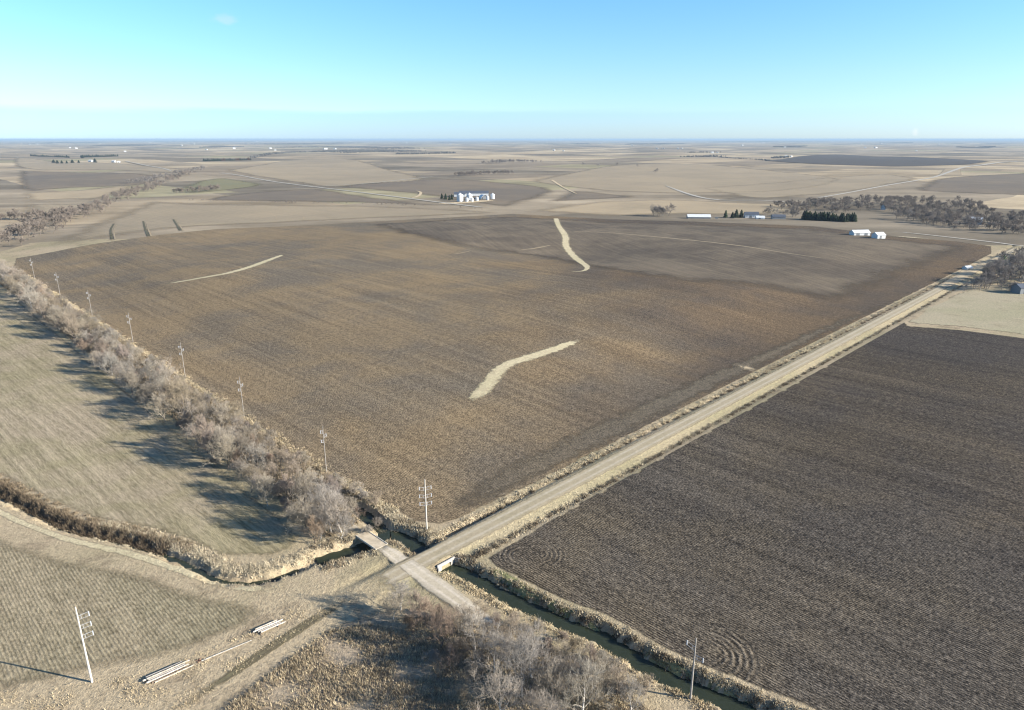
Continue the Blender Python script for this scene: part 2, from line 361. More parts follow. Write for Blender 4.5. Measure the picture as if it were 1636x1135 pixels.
M['twig_red'] = plain('reddish_twigs', (.25, .196, .155), .95, .2, .35, .1, rand=.2)
M['twig_mid'] = plain('belt_twigs', (.165, .138, .115), .95, .25, .08, .1)
M['twig_wood'] = plain('wood_twigs', (.16, .135, .115), .95, .25, .08, .1)
M['wood_dark'] = plain('distant_trees', (.085, .078, .068), .95, .3, .02, .05)
M['twig_far'] = plain('far_twigs', (.17, .15, .135), .95, .2, .35, .1, rand=.25)
M['conifer'] = plain('conifer_needles', (.026, .042, .022), .9, .3, 1.5, .1, rand=.25)
M['conifer_green'] = plain('green_needles', (.06, .105, .03), .9, .3, 1.5, .1)
M['conifer_brown'] = plain('brown_needles', (.115, .062, .03), .9, .3, 1.5, .1)
M['white'] = plain('white_metal', (.50, .51, .51), .45, .06, .3, .4)
M['far_white'] = plain('far_white_siding', (.42, .42, .41), .7, .1, .05)
M['galv'] = plain('galvanized_steel', (.50, .52, .53), .4, .08, .3, .5)
M['roof_dark'] = plain('dark_roof', (.07, .08, .10), .6, .15, .4)
M['roof_pale'] = plain('pale_roof', (.52, .54, .54), .5, .08, .3, .4)
M['blue_wall'] = plain('pale_blue_siding', (.36, .42, .46), .7, .06, .5)
M['door'] = plain('door_paint_and_wall_shade', (.16, .17, .18), .7)  # door colour; on the long shed it also paints the wall's shade
M['pole'] = plain('weathered_pole', (.46, .43, .38), .75, .18, 1.2)
M['pole_grey'] = plain('grey_pole', (.27, .25, .225), .8, .2, 1.2)
M['steel'] = plain('pole_bracket_steel', (.33, .33, .33), .5, .08, 1, .4)
M['insul'] = plain('insulator_grey', (.36, .38, .40), .4, .05, 1, .4)
M['peeled'] = plain('peeled_timber', (.42, .375, .315), .8, .45, 1.6, rand=.25)
M['timber'] = plain('old_timber', (.20, .15, .11), .9, .3, 2)
M['rust'] = plain('rusty_frame', (.17, .085, .055), .9, .3, 2)
M['tuft'] = plain('dry_grass_blades', (.42, .345, .225), .95, .35, .25, .05)
M['weed_and_shade'] = plain('dark_weeds_and_bank_shade', (.125, .097, .066), .95, .4, .25, .05)  # dark weeds; in the channel bank the colour imitates shadow notches
M['tuft_pale'] = plain('pale_grass_blades', (.42, .36, .255), .95, .3, .25, .05)
M['tuft_brown'] = plain('brown_weeds', (.19, .15, .10), .95, .35, .25, .05)
M['terrace'] = plain('terrace_grass', (.10, .092, .06), .95, .3, .3, .05)
M['rough'] = grass_mat('rough_meadow', (.31, .25, .175), (.21, .18, .10), (.17, .135, .095), edge=True, green_amt=.35)
M['bare'] = grass_mat('bare_earth', (.45, .36, .235), (.40, .325, .21), (.33, .26, .17), edge=True, green_amt=.2)
M['green_strip'] = grass_mat('green_margin', (.24, .225, .115), (.165, .18, .075), (.20, .175, .10), edge=True, green_amt=.9)

# ------------------------------------------------------------------ object helpers
def mesh_np(name, verts, faces, m=None):
    """verts (n,3); faces (k,3) or (k,4) array"""
    me = bpy.data.meshes.new(name); verts = np.asarray(verts, np.float32); faces = np.asarray(faces, np.int32)
    k = faces.shape[1]
    me.vertices.add(len(verts)); me.vertices.foreach_set('co', verts.ravel())
    me.loops.add(faces.size); me.loops.foreach_set('vertex_index', faces.ravel())
    me.polygons.add(len(faces)); me.polygons.foreach_set('loop_start', np.arange(0, faces.size, k, dtype=np.int32))
    me.update(calc_edges=True)
    if m: me.materials.append(m)
    return me
def link(name, me, parent=None):
    o = bpy.data.objects.new(name, me); COL.objects.link(o)
    if parent: o.parent = parent
    return o
def tag(o, label=None, cat=None, group=None, kind=None):
    if label: o['label'] = label
    if cat: o['category'] = cat
    if group: o['group'] = group
    if kind: o['kind'] = kind
    return o
def attr(me, name, vals):
    a = me.attributes.new(name, 'FLOAT', 'POINT'); a.data.foreach_set('value', np.asarray(vals, np.float32))
class MB:
    def __init__(s): s.v = []; s.f = []
    def add(s, vs, fs):
        b = len(s.v); s.v += [tuple(map(float, v)) for v in vs]; s.f += [tuple(i + b for i in f) for f in fs]; return s
    def box(s, c, d, rz=0.0):
        x, y, z = d[0] / 2, d[1] / 2, d[2] / 2; ca, sa = math.cos(rz), math.sin(rz)
        vs = [(c[0] + i * x * ca - j * y * sa, c[1] + i * x * sa + j * y * ca, c[2] + k_ * z) for k_ in (-1, 1) for j in (-1, 1) for i in (-1, 1)]
        return s.add(vs, [(0, 2, 3, 1), (4, 5, 7, 6), (0, 1, 5, 4), (2, 6, 7, 3), (0, 4, 6, 2), (1, 3, 7, 5)])
    def tube(s, a, b, r0, r1=None, n=8, caps=True):
        r1 = r0 if r1 is None else r1; a = Vector(a); b = Vector(b); d = (b - a).normalized()
        u = d.orthogonal().normalized(); w = d.cross(u)
        vs = []
        for p, r in ((a, r0), (b, r1)):
            for i in range(n):
                t = 2 * math.pi * i / n; vs.append(p + u * math.cos(t) * r + w * math.sin(t) * r)
        fs = [(i, (i + 1) % n, n + (i + 1) % n, n + i) for i in range(n)]
        if caps: fs += [tuple(range(n - 1, -1, -1)), tuple(range(n, 2 * n))]
        return s.add(vs, fs)
    def lathe(s, c, prof, n=16):
        vs = []; fs = []
        for r, z in prof:
            for i in range(n): vs.append((c[0] + r * math.cos(2 * math.pi * i / n), c[1] + r * math.sin(2 * math.pi * i / n), c[2] + z))
        for j in range(len(prof) - 1):
            for i in range(n): fs.append((j * n + i, j * n + (i + 1) % n, (j + 1) * n + (i + 1) % n, (j + 1) * n + i))
        fs.append(tuple(range((len(prof) - 1) * n, len(prof) * n)))
        return s.add(vs, fs)
    def build(s, name, m, parent=None):
        me = bpy.data.meshes.new(name); me.from_pydata(s.v, [], s.f); me.update(); me.materials.append(m); return link(name, me, parent)
def empty(name, loc, rz=0.0):
    o = bpy.data.objects.new(name, None); COL.objects.link(o); o.location = loc; o.rotation_euler = (0, 0, rz); o.empty_display_size = .5; return o
def copy_tree(o, parent=None):
    c = o.copy(); COL.objects.link(c); c.parent = parent
    for ch in list(o.children): copy_tree(ch, c)
    return c

# ------------------------------------------------------------------ the ground: nested grids, one sheet to the horizon
def build_ground():
    levels = [(1, (-224, 128), (96, 336)), (2, (-544, 640), (64, 784)), (16, (-2560, 2560), (-512, 4096)), (256, (-16384, 16384), (-2048, 20480)), (4096, (-98304, 98304), (-4096, 131072))]
    V = []; F = []; MI = []; base = 0
    for li, (st, (x0, x1), (y0, y1)) in enumerate(levels):
        xs = np.arange(x0, x1 + st / 2, st); ys = np.arange(y0, y1 + st / 2, st)
        X, Y = np.meshgrid(xs, ys); Z = h(X, Y)
        if li < len(levels) - 1:                      # borders follow the coarser neighbour's edges
            c = levels[li + 1][0]
            def lerp_h(xa, ya, xb, yb, t): return h(xa, ya) * (1 - t) + h(xb, yb) * t
            for j in (0, -1):
                a = np.floor(X[j] / c) * c; t = (X[j] - a) / c; Z[j] = lerp_h(a, Y[j], a + c, Y[j], t)
                a = np.floor(Y[:, j] / c) * c; t = (Y[:, j] - a) / c; Z[:, j] = lerp_h(X[:, j], a, X[:, j], a + c, t)
        nx, ny = len(xs), len(ys)
        I = np.arange(nx * ny).reshape(ny, nx)
        q = np.stack([I[:-1, :-1], I[:-1, 1:], I[1:, 1:], I[1:, :-1]], -1).reshape(-1, 4)
        if li > 0:
            _, (ax, bx), (ay, by) = levels[li - 1]
            cx = (X[:-1, :-1] + st / 2).ravel(); cy = (Y[:-1, :-1] + st / 2).ravel()
            q = q[~((cx > ax) & (cx < bx) & (cy > ay) & (cy < by))]
        V.append(np.stack([X.ravel(), Y.ravel(), Z.ravel()], -1)); F.append(q + base); base += nx * ny
        MI.append(np.full(len(q), 0 if li < 2 else 1))
    me = mesh_np('ground', np.vstack(V), np.vstack(F))
    me.materials.append(M['grass']); me.materials.append(M['farmland'])
    me.polygons.foreach_set('material_index', np.concatenate(MI).astype(np.int32))
    me.polygons.foreach_set('use_smooth', np.ones(len(me.polygons), bool))
    o = link('ground', me); tag(o, 'dry winter grassland and open farmland reaching the horizon', 'ground', kind='structure')
build_ground()

def lift(x, y, k=0.04):
    r = np.hypot(x, y); return k + 0.00004 * np.maximum(0, r - 650) + 1.7 * sstep(3600, 4100, r)
def densify(poly, step):
    out = []
    for a, b in zip(poly, np.roll(poly, -1, 0)):
        n = max(1, int(np.linalg.norm(b - a) / step))
        for t in np.arange(n) / n: out.append(a + (b - a) * t)
    return np.array(out)
def inside(px, py, poly):
    r = np.zeros(px.shape, bool); j = len(poly) - 1
    for i in range(len(poly)):
        xi, yi = poly[i]; xj, yj = poly[j]
        with np.errstate(divide='ignore', invalid='ignore'):
            c = ((yi > py) != (yj > py)) & (px < (xj - xi) * (py - yi) / (yj - yi) + xi)
        r ^= c; j = i
    return r
def sheet(name, poly, m, label, cat, step=6.0, k=0.04, kind='structure', border=None, rag=0.0, avoid=()):
    """a field lying on the ground, meshed inside its outline"""
    poly = densify(np.asarray(poly, float), step)
    if rag: poly = poly + rng.normal(0, rag, poly.shape)
    for ln, gap in avoid:                              # keep clear of the creek banks
        for _ in range(3):
            dv = poly[:, None] - ln[None]; dq = np.linalg.norm(dv, axis=2); j = dq.argmin(1); dm = dq[np.arange(len(poly)), j]; mv = dm < gap
            poly[mv] += dv[np.arange(len(poly)), j][mv] / (dm[mv][:, None] + 1e-6) * (gap - dm[mv])[:, None]
    lo, hi = poly.min(0), poly.max(0)
    X, Y = np.meshgrid(np.arange(lo[0], hi[0], step), np.arange(lo[1], hi[1], step)); X = X.ravel(); Y = Y.ravel()
    ins = inside(X, Y, poly); X, Y = X[ins], Y[ins]
    L = np.vstack([poly, poly[:1]]); dd = dist_line(X, Y, L)
    bw = border or step * 1.1
    t = np.roll(poly, -1, 0) - np.roll(poly, 1, 0); t /= np.linalg.norm(t, axis=1)[:, None] + 1e-9; nn = np.stack([-t[:, 1], t[:, 0]], -1)
    if np.sum(poly[:, 0] * np.roll(poly[:, 1], -1) - np.roll(poly[:, 0], -1) * poly[:, 1]) < 0: nn = -nn
    rq = poly + nn * bw; ok = inside(rq[:, 0], rq[:, 1], poly); ok &= dist_line(rq[:, 0], rq[:, 1], L) > bw * .6; rq = rq[ok]
    keep = (dd > bw * 1.12) if bw < step * 1.5 else (dd > step * .55); X = np.concatenate([X[keep], rq[:, 0]]); Y = np.concatenate([Y[keep], rq[:, 1]])
    n = len(poly)
    pts = [Vector(p) for p in poly] + [Vector((a, b)) for a, b in zip(X, Y)]
    vs, es, fs, ov, _, _ = delaunay_2d_cdt(pts, [], [list(range(n))], 1, 1e-4)
    P2 = np.array([(v.x, v.y) for v in vs]); Z = h(P2[:, 0], P2[:, 1]) + lift(P2[:, 0], P2[:, 1], k)
    me = mesh_np(name, np.column_stack([P2, Z]), np.array([f for f in fs if len(f) == 3]), m)
    attr(me, 'edge', np.clip(dist_line(P2[:, 0], P2[:, 1], L) / bw, 0, 1))
    me.polygons.foreach_set('use_smooth', np.ones(len(me.polygons), bool))
    o = link(name, me); tag(o, label, cat, kind=kind); return o
def ribbon(name, line, width, m, label, cat, step=3.0, k=0.30, kind='structure', nx=6, crown=0.0, fade=3, gain=2.2):
    line = smooth_line(line, step); n = len(line)
    w = np.interp(np.linspace(0, 1, n), np.linspace(0, 1, len(np.atleast_1d(width))), np.atleast_1d(width)) if np.ndim(width) else np.full(n, width)
    t = np.gradient(line, axis=0); t /= np.linalg.norm(t, axis=1)[:, None] + 1e-9; nn = np.stack([-t[:, 1], t[:, 0]], -1)
    c = np.linspace(-1, 1, nx + 1)
    X = line[:, None, :] + nn[:, None, :] * (c[None, :, None] * w[:, None, None] / 2)
    Z = h(X[..., 0], X[..., 1]) + lift(X[..., 0], X[..., 1], k) + crown * (1 - c[None] ** 2)
    I = np.arange(n * (nx + 1)).reshape(n, nx + 1)
    q = np.stack([I[:-1, :-1], I[:-1, 1:], I[1:, 1:], I[1:, :-1]], -1).reshape(-1, 4)[:, ::-1]
    me = mesh_np(name, np.column_stack([X.reshape(-1, 2), Z.ravel()]), q, m)
    e = 1 - np.abs(c); e = np.clip(e * gain, 0, 1)
    ends = np.clip(np.minimum(np.arange(n), np.arange(n)[::-1]) / fade, 0, 1)
    attr(me, 'edge', (e[None] * ends[:, None]).ravel()); attr(me, 'across', np.tile(c, n))
    me.polygons.foreach_set('use_smooth', np.ones(len(me.polygons), bool))
    o = link(name, me); tag(o, label, cat, kind=kind); return o

# ------------------------------------------------------------------ fields
main_poly = np.vstack([[W(14.5, 19), W(19, 11.5), W(26, 9.6), W(60, 8.6), W(200, 9.8), W(560, 9.6), W(770, 11)],
                       PL([(1585, 394), (1530, 386), (1440, 379), (1300, 362), (1100, 354), (960, 350), (820, 342), (640, 352), (350, 366), (180, 386), (25, 413)]),
                       [W(28, 640), W(27, 480), W(21, 300), W(17, 160), W(13.5, 80)]])
sheet('tilled_field', main_poly, M['soil'], 'large brown tilled field with crop residue, inside the road corner', 'field', 6.0, border=2.0, k=.12)
sheet('tilled_slope', PL([(560, 359), (640, 354), (820, 344), (960, 352), (1100, 356), (1300, 364), (1440, 381), (1530, 388), (1580, 396), (1500, 435), (1430, 470), (1370, 494), (1330, 492), (1250, 474), (1170, 461), (1090, 456), (1000, 443), (930, 430), (840, 412), (760, 404), (690, 392), (620, 376)]), M['soil_far'], 'lighter tilled slope along the far side of the brown field', 'field', 8.0, k=.22, border=55)
sheet('headland', [W(20, 10), W(60, 7.2), W(200, 8.4), W(480, 8), W(480, 16), W(330, 26), W(200, 30), W(60, 30), W(34, 24)], M['headland'], 'darker headland strip tilled along the gravel road', 'field', 5.0, k=.20, border=11)
right_poly = np.vstack([[W(13, -17.5), W(17, -11.5), W(60, -10.3), W(200, -11.6), W(395, -12.5)], PL([(1452, 521), (1530, 527), (1640, 541), (1760, 556)]),
                        [(330, 250), (210, 96), (85, 85)], wp([(1225, 1132), (1135, 1089), (1045, 1049), (955, 1006), (875, 967), (815, 931)], 0)])
sheet('dark_field', right_poly, M['soil_dark'], 'dark tilled field beside the ditch, with turning marks', 'field', 5.0, border=1.4, k=.07, avoid=[(CREEK_DITCH, 6.2)])
sheet('pasture', PL([(1438, 517), (1470, 490), (1545, 461), (1660, 455), (1760, 470), (1760, 548), (1636, 536), (1530, 523)]), M['pasture'],
      'pale mown pasture between the dark field and the farmyard trees', 'pasture', 6.0)
sheet('stubble_field', np.vstack([W(-13, 36), W(-12, 60), W(-9, 150), W(-4, 300), W(2, 470), PL([(-40, 470), (-160, 520), (-160, 700), (-40, 762), (60, 800), (140, 832), (220, 848), (290, 866), (345, 893), (430, 893), (470, 880)])]),
      M['stubble'], 'pale stubble field between the tree row and the gully', 'field', 5.0, border=5, avoid=[(CREEK_GULLY, 4.6), (CREEK_POOL, 6)])
sheet('low_field', PL([(-60, 822), (30, 858), (120, 887), (230, 905), (330, 940), (420, 958), (452, 972), (430, 990), (395, 1012), (300, 1048), (230, 1070), (190, 1075), (120, 1090), (40, 1110), (-40, 1130), (-120, 1135)]),
      M['stubble_low'], 'grey-brown stubble field in fine rows below the gully', 'field', 4.0, border=9)
sheet('rough_meadow', PL([(640, 962), (560, 985), (510, 1010), (400, 1085), (330, 1130), (260, 1190), (760, 1190), (1060, 1180), (1010, 1090), (900, 1030), (800, 990), (730, 985), (690, 965)]),
      M['rough'], 'rough weedy meadow under the creek-side trees', 'meadow', 4.0)

ribbon('grassed_waterway', PL([(738, 643), (762, 633), (782, 612), (806, 586), (840, 573), (880, 561), (928, 543)]), [7, 11, 11, 10, 10, 9, 7], M['waterway'],
       'pale grass waterway curving through the middle of the tilled field', 'grass strip', gain=1.4)
ribbon('grassed_waterway', PL([(262, 455), (310, 447), (360, 438), (400, 427), (430, 416), (454, 407)]), [4, 8, 10, 11, 10, 6], M['waterway'],
       'thin pale grass waterway alone near the pole line side of the field', 'grass strip', gain=1.4)
ribbon('grassed_waterway', PL([(888, 349), (893, 362), (903, 378), (904, 392), (912, 405), (928, 419), (938, 428), (929, 434), (902, 434)]), [11, 12, 11, 13, 12, 12, 13, 9, 3], M['waterway'],
       'pale hooked grass waterway running down from the far field edge', 'grass strip', gain=1.4)
ribbon('terrace_strip', PL([(908, 370), (980, 373), (1080, 382), (1180, 393), (1250, 404), (1320, 414)]), [3, 6, 7, 6, 5, 2], M['tan'],
       'long thin grass terrace line crossing the far tilled slope', 'grass strip', gain=1.4)
ribbon('field_entrance', PL([(1170, 585), (1190, 588), (1214, 598)]), [6, 9, 10], M['bare'], 'bare field entrance opening off the gravel road', 'field entrance', gain=1.3)
ribbon('worn_patch', PL([(716, 408), (735, 405), (756, 401)]), [2, 4, 2], M['tan'], 'short pale worn streak on the far tilled slope', 'field mark', gain=1.2)
ribbon('worn_patch', PL([(826, 400), (850, 398), (885, 391)]), [2, 5, 2], M['tan'], 'short pale worn streak beside the hooked waterway', 'field mark', gain=1.2)
for i, pts in enumerate([[(182, 358), (177, 368), (179, 383)], [(229, 354), (232, 366), (237, 378)], [(277, 351), (281, 358), (288, 369)]]):
    ribbon('terrace', PL(pts), 2.4, M['terrace'], k=.32, label='dark grass terrace bank curving over the tan stubble hill', cat='terrace', kind='structure')['group'] = 'terrace banks on the tan hill'
    q = PL([(x + 5, y + 1) for x, y in pts]); ribbon('terrace_edge', q, 2.2, M['bright'], 'pale strip along a dark terrace bank on the tan hill', 'terrace', kind='structure', k=.36)['group'] = 'pale terrace edges'

for pts in [[(392, 339), (425, 341), (440, 346), (441, 352)], [(430, 337), (468, 340), (484, 346), (485, 352)], [(480, 339), (512, 343), (527, 347), (529, 351)]]:
    ribbon('contour_strip', PL(pts), 3.2, M['bright'], 'thin pale contour strip curving over the tan hill', 'grass strip', k=.3)['group'] = 'contour strips on the tan hill'
# far fields traced from the ground they lie on
for pts, m, lab in [
    ([(25, 411), (60, 392), (110, 362), (180, 338), (235, 321), (330, 324), (470, 326), (620, 328), (700, 331), (790, 336), (815, 341), (640, 350), (350, 363), (180, 383)], 'tan', 'tan stubble hill with terraces behind the tilled field'),
    ([(300, 322), (345, 312), (430, 305), (520, 302), (600, 313), (680, 323), (760, 332), (700, 330), (560, 326), (420, 324)], 'greyfield', 'grey field between the tan hill and the gravel lane'),
    ([(262, 306), (300, 291), (350, 284), (400, 288), (432, 296), (360, 306), (300, 310)], 'greenfield', 'greenish hay field beside the far creek trees'),
    ([(350, 273), (450, 258), (540, 254), (620, 268), (690, 286), (600, 294), (520, 300), (430, 288)], 'tan', 'low tan hill above the far lane'),
    ([(520, 299), (620, 290), (720, 286), (840, 294), (900, 305), (840, 328), (800, 333), (700, 318), (620, 308)], 'greyfield', 'grey field around the grain bins'),
    ([(20, 308), (110, 304), (170, 298), (228, 296), (200, 312), (150, 322), (100, 320), (20, 323)], 'bright', 'pale golden grass beside the far creek trees'),
    ([(20, 326), (100, 324), (190, 327), (160, 337), (90, 343), (20, 345)], 'tan', 'tan field beyond the far creek trees'),
    ([(20, 272), (140, 275), (260, 280), (240, 295), (120, 301), (20, 305)], 'greyfield', 'grey field below the far conifer farm'),
    ([(20, 250), (90, 258), (200, 262), (300, 270), (260, 277), (140, 272), (20, 268)], 'tan', 'tan slope around the far conifer farm'),
    ([(820, 337), (930, 322), (1060, 318), (1200, 323), (1330, 328), (1250, 345), (1100, 345), (960, 347)], 'bright', 'pale stubble beyond the far edge of the tilled field'),
    ([(840, 330), (905, 305), (1000, 311), (1030, 316), (930, 322)], 'greyfield', 'grey hollow beside the pale stubble'),
    ([(830, 290), (960, 266), (1100, 262), (1230, 272), (1350, 285), (1300, 302), (1150, 310), (1000, 308), (900, 300)], 'tan', 'broad tan rise in the far middle distance'),
    ([(1210, 257), (1330, 247), (1480, 252), (1590, 258), (1480, 266), (1330, 264)], 'darkfield', 'dark field lying far out on the plain'),
    ([(1100, 300), (1240, 290), (1400, 278), (1480, 286), (1420, 300), (1330, 312), (1200, 318)], 'tan', 'tan stubble slope before the right hand woods'.replace('right hand ', 'farm ')),
    ([(1440, 305), (1500, 284), (1640, 276), (1720, 280), (1720, 312), (1600, 312)], 'greyfield', 'grey field beyond the farm woods'),
]:
    sheet('crop_field', smooth_line(np.vstack([PL(pts), PL(pts[:1])]), 40.0)[:-1], M[m], lab, 'field', 16.0, k=0.16, border=70)
bx = sheet('bare_lot', PL([(1496, 281), (1508, 270), (1536, 268), (1538, 280)]), M['bright'], 'bare pinkish lot beyond the farm woods', 'lot', 8.0, k=.6)

# ------------------------------------------------------------------ roads, lanes, tracks
ribbon('road_shoulder', np.array([W(-14, -2.6), W(20, -2.4), W(120, -2.6), W(300, -2.8), W(580, -2.6), W(800, -2.5)]), 13.5, M['shoulder'],
       'mown grass shoulder along the gravel road', 'shoulder', k=0.03, nx=14)
ribbon('gravel_road', np.array([W(-13, .2), W(5, .2), W(60, -.4), W(200, -.4), W(400, -.4), W(560, 0), W(830, 0)]), 8.6, M['gravel'],
       'straight gravel road running between the tilled fields', 'road', k=0.07, nx=12)
ribbon('lane', np.array([W(-.9, 16.5), W(-.9, 12), W(-.9, 8), W(-1, 2), W(-1.2, -6), W(-1.6, -22), W(-2, -34), W(-1.5, -50)]), [4.6, 5.4, 6.2, 7.4, 6.4, 5.6, 4.8, 3.5], M['lane'], 'pale gravel lane running from the bridge across the road past the creek trees', 'road', k=0.12, nx=10)
ribbon('lane', np.array([W(-.9, 46), W(-.9, 34), W(-.9, 24.2)]), [3.6, 4.4, 5.2], M['lane'], 'gravel lane vanishing among the trees behind the bridge', 'road', k=0.11, nx=8)
ribbon('dirt_track', PL([(600, 930), (560, 955), (510, 985), (440, 1030), (370, 1077), (300, 1122), (230, 1170)]), [6, 4.5, 4, 3.6, 3.4, 3.4, 3.4], M['track'],
       'dark two-rut farm track along the low field', 'track', k=0.06, fade=9)
ribbon('farm_lane', PL([(345, 276), (385, 281), (440, 291), (510, 300), (560, 306), (640, 316), (720, 326), (790, 334)]), 12, M['farroad'], 'pale gravel lane passing the grain bins far off', 'road', k=.7, step=20)
ribbon('farm_lane', PL([(440, 302), (500, 299), (580, 294), (650, 287), (700, 282)]), 11, M['farroad'], 'faint crossing lane over the far low hill', 'road', k=.7, step=20)
ribbon('farm_lane', PL([(655, 318), (668, 314), (672, 308), (662, 305)]), [12, 10, 8, 6], M['bare'], 'curling farm drive beside the grain bins', 'drive', k=.8, step=10)
ribbon('farm_lane', PL([(1060, 296), (1130, 318), (1220, 321), (1300, 327)]), [4, 12, 14, 10], M['farroad'], 'pale lane below the broad tan rise', 'road', k=.7, step=20)
ribbon('farm_lane', PL([(880, 287), (900, 300), (925, 312)]), [12, 8, 4], M['bare'], 'pale washed gully on the grey hollow slope', 'gully', k=.7, step=20)
ribbon('farm_lane', PL([(1300, 318), (1400, 300), (1470, 288), (1520, 274), (1580, 263), (1640, 258)]), [10, 14, 16, 24, 30, 30], M['farroad'], 'pale lane climbing past the bare lot', 'road', k=.8, step=20)
ribbon('farm_lane', PL([(200, 258), (240, 266), (275, 274)]), [14, 14, 10], M['farroad'], 'pale lane running down from the conifer farm', 'road', k=.9, step=20)
ribbon('farmyard', PL([(690, 327), (730, 325), (770, 322), (795, 320)]), [20, 40, 40, 14], M['bare'], 'gravel yard in front of the grain bins', 'yard', k=.6, step=10)
ribbon('farmyard', PL([(1408, 378), (1440, 379), (1500, 384)]), [10, 14, 6], M['pasture'], 'pale grass yard beside the white sheds', 'yard', k=.5, step=8)
ribbon('farmyard', PL([(1500, 462), (1530, 445), (1560, 428), (1600, 412)]), [10, 16, 14, 10], M['bare'], 'pale farmyard drive among the trees at the road end', 'yard', k=.3, step=6)
ribbon('farm_lane', PL([(1420, 370), (1520, 380), (1590, 388), (1660, 398)]), [5, 8, 8, 8], M['farroad'], 'paved road passing the field corner by the woods', 'road', k=.4, step=10)
# creek banks and margins
ribbon('creek_margin', PL([(-40, 797), (30, 833), (110, 862), (200, 883), (280, 908), (330, 930), (400, 941), (460, 936)]), [3, 3.5, 3, 3.5, 4, 4, 5, 3], M['waterway'], 'pale bare grass margin along the gully', 'margin', k=.05, gain=1.3)
ribbon('creek_margin', np.vstack([[W(14, -13)], wp([(795, 915), (850, 948), (940, 995), (1020, 1035), (1110, 1080), (1200, 1120), (1300, 1165)], 0)]), [3, 5, 4, 4, 4, 4, 4, 4], M['green_strip'], 'greenish grass margin between ditch and dark field', 'margin', k=.05, gain=1.3)

def water(name, line, width, z, label):
    n = len(line); t = np.gradient(line, axis=0); t /= np.linalg.norm(t, axis=1)[:, None]; nn = np.stack([-t[:, 1], t[:, 0]], -1)
    v = np.vstack([np.column_stack([line + nn * width / 2, np.full(n, z)]), np.column_stack([line - nn * width / 2, np.full(n, z)])])
    i = np.arange(n - 1); o = link(name, mesh_np(name, v, np.stack([i, i + 1, n + i + 1, n + i], -1)[:, ::-1], M['water']))
    tag(o, label, 'creek', kind='structure')
water('creek', CREEK_POOL[:-1], 7.5, WATER_Z, 'still dark green creek pool under the small bridge')
water('creek', CREEK_DITCH[1:], 7.0, WATER_Z + .01, 'straight dark creek channel beyond the white headwall')
water('creek', CREEK_BACK, 6.0, WATER_Z - .01, 'dark creek backwater behind the bridge')
water('creek', CREEK_GULLY[:-3], 2.2, -1.62, 'thin dark trickle in the gully')

# ------------------------------------------------------------------ bridge and culvert
def bridge():
    c = W(-.9, 19.4); o = empty('bridge', (c[0], c[1], 0), TH + R(90)); L, Wd = 10.6, 4.3
    tag(o, 'small concrete slab bridge carrying the lane over the creek pool', 'bridge')
    MB().box((0, 0, .22), (L, Wd, .4)).build('deck', M['concrete'], o)
    for s in (-1, 1):
        MB().box((0, s * (Wd / 2 - .14), .50), (L - .1, .22, .16)).build('kerb', M['concrete'], o)
        MB().box((s * (L / 2 - .35), 0, -1.2), (.7, Wd - .2, 2.42)).build('abutment', M['concrete'], o)
        for q in (-1, 1):
            MB().box((s * (L / 2 + .65), q * (Wd / 2 + .25), -.62), (2.0, .3, 1.5), s * q * -R(25)).build('wing_wall', M['concrete'], o)
    MB().box((0, 0, .432), (L - .2, Wd - .62, .02)).build('gravel_cover', M['lane2'], o)
M['lane2'] = plain('deck_gravel', (.43, .36, .26), .95, .2, .6)
bridge()
def headwall():
    c = W(7.6, -4.95); o = empty('culvert_headwall', (c[0], c[1], 0), TH)
    tag(o, 'white concrete culvert headwall where the creek leaves the gravel road', 'headwall')
    MB().box((0, 0, -.02), (6.4, .34, .9)).build('lintel', M['concrete_white'], o)
    for s in (-1, 1):
        MB().box((s * 2.45, 0, -1.55), (1.5, .33, 2.15)).build('pier', M['concrete_white'], o)
        MB().box((s * 3.5, -.75, -.72), (.28, 2.0, 1.7), s * R(28)).build('wing_wall', M['concrete_white'], o)
    b = MB(); b.box((-1.75, 1.3, -1.55), (.1, 2.2, 2.1)); b.box((1.75, 1.3, -1.55), (.1, 2.2, 2.1)); b.box((0, 1.3, -.44), (3.6, 2.2, .1)); b.box((0, 2.45, -1.55), (3.6, .1, 2.1))
    b.build('barrel', M['dark'], o)
headwall()

# ------------------------------------------------------------------ line poles
def line_pole(H, arms, pale=True, thick=1.0, arm=1.0):
    o = empty('transmission_pole', (0, 0, 0)); m = M['pole'] if pale else M['pole_grey']
    b = MB(); b.tube((0, 0, -.3), (0, 0, H), .25 * thick, .13 * thick, 12); b.tube((0, 0, H), (0, 0, H + .12), .13 * thick, .05, 12); b.build('shaft', m, o)
    for z, sides in arms:
        for s in sides:
            s = s * arm; a = MB(); a.tube((s * .15, 0, z), (s * 2.15, 0, z + .35), .06, .045, 6); a.tube((s * .15, 0, z - .95), (s * 2.0, 0, z - .62), .05, .04, 6)
            a.tube((s * .62, 0, z + .1), (s * .62, 0, z - .9), .05, .05, 6)
            am = a.build('bracket', M['steel'], o)
            i = MB(); i.lathe((s * 2.1, 0, z - .75), [(.05, 0)] + [((.13 if q % 2 else .06), q * .1) for q in range(12)] + [(.04, 1.2)], 8)
            i.build('insulator', M['insul'], am)
    return o
def ground_z(x, y, sink=0.0): return h1(x, y) - sink
def stand(o, xy, rz=None, sink=0.0):
    o.location = (xy[0], xy[1], ground_z(xy[0], xy[1], sink))
    if rz is not None: o.rotation_euler.z = rz
    return o
LINE = TH + R(91.4)
p1 = line_pole(19.6, [(17.4, (1,)), (14.9, (1,)), (12.4, (1,))])
tag(p1, 'pale transmission pole with three brackets standing alone in the low field', 'pole', 'transmission poles'); stand(p1, P(147, 1090), R(28))
p2 = line_pole(17.2, [(14.6, (1, -1)), (12.0, (1, -1)), (9.4, (1, -1))], arm=.85)
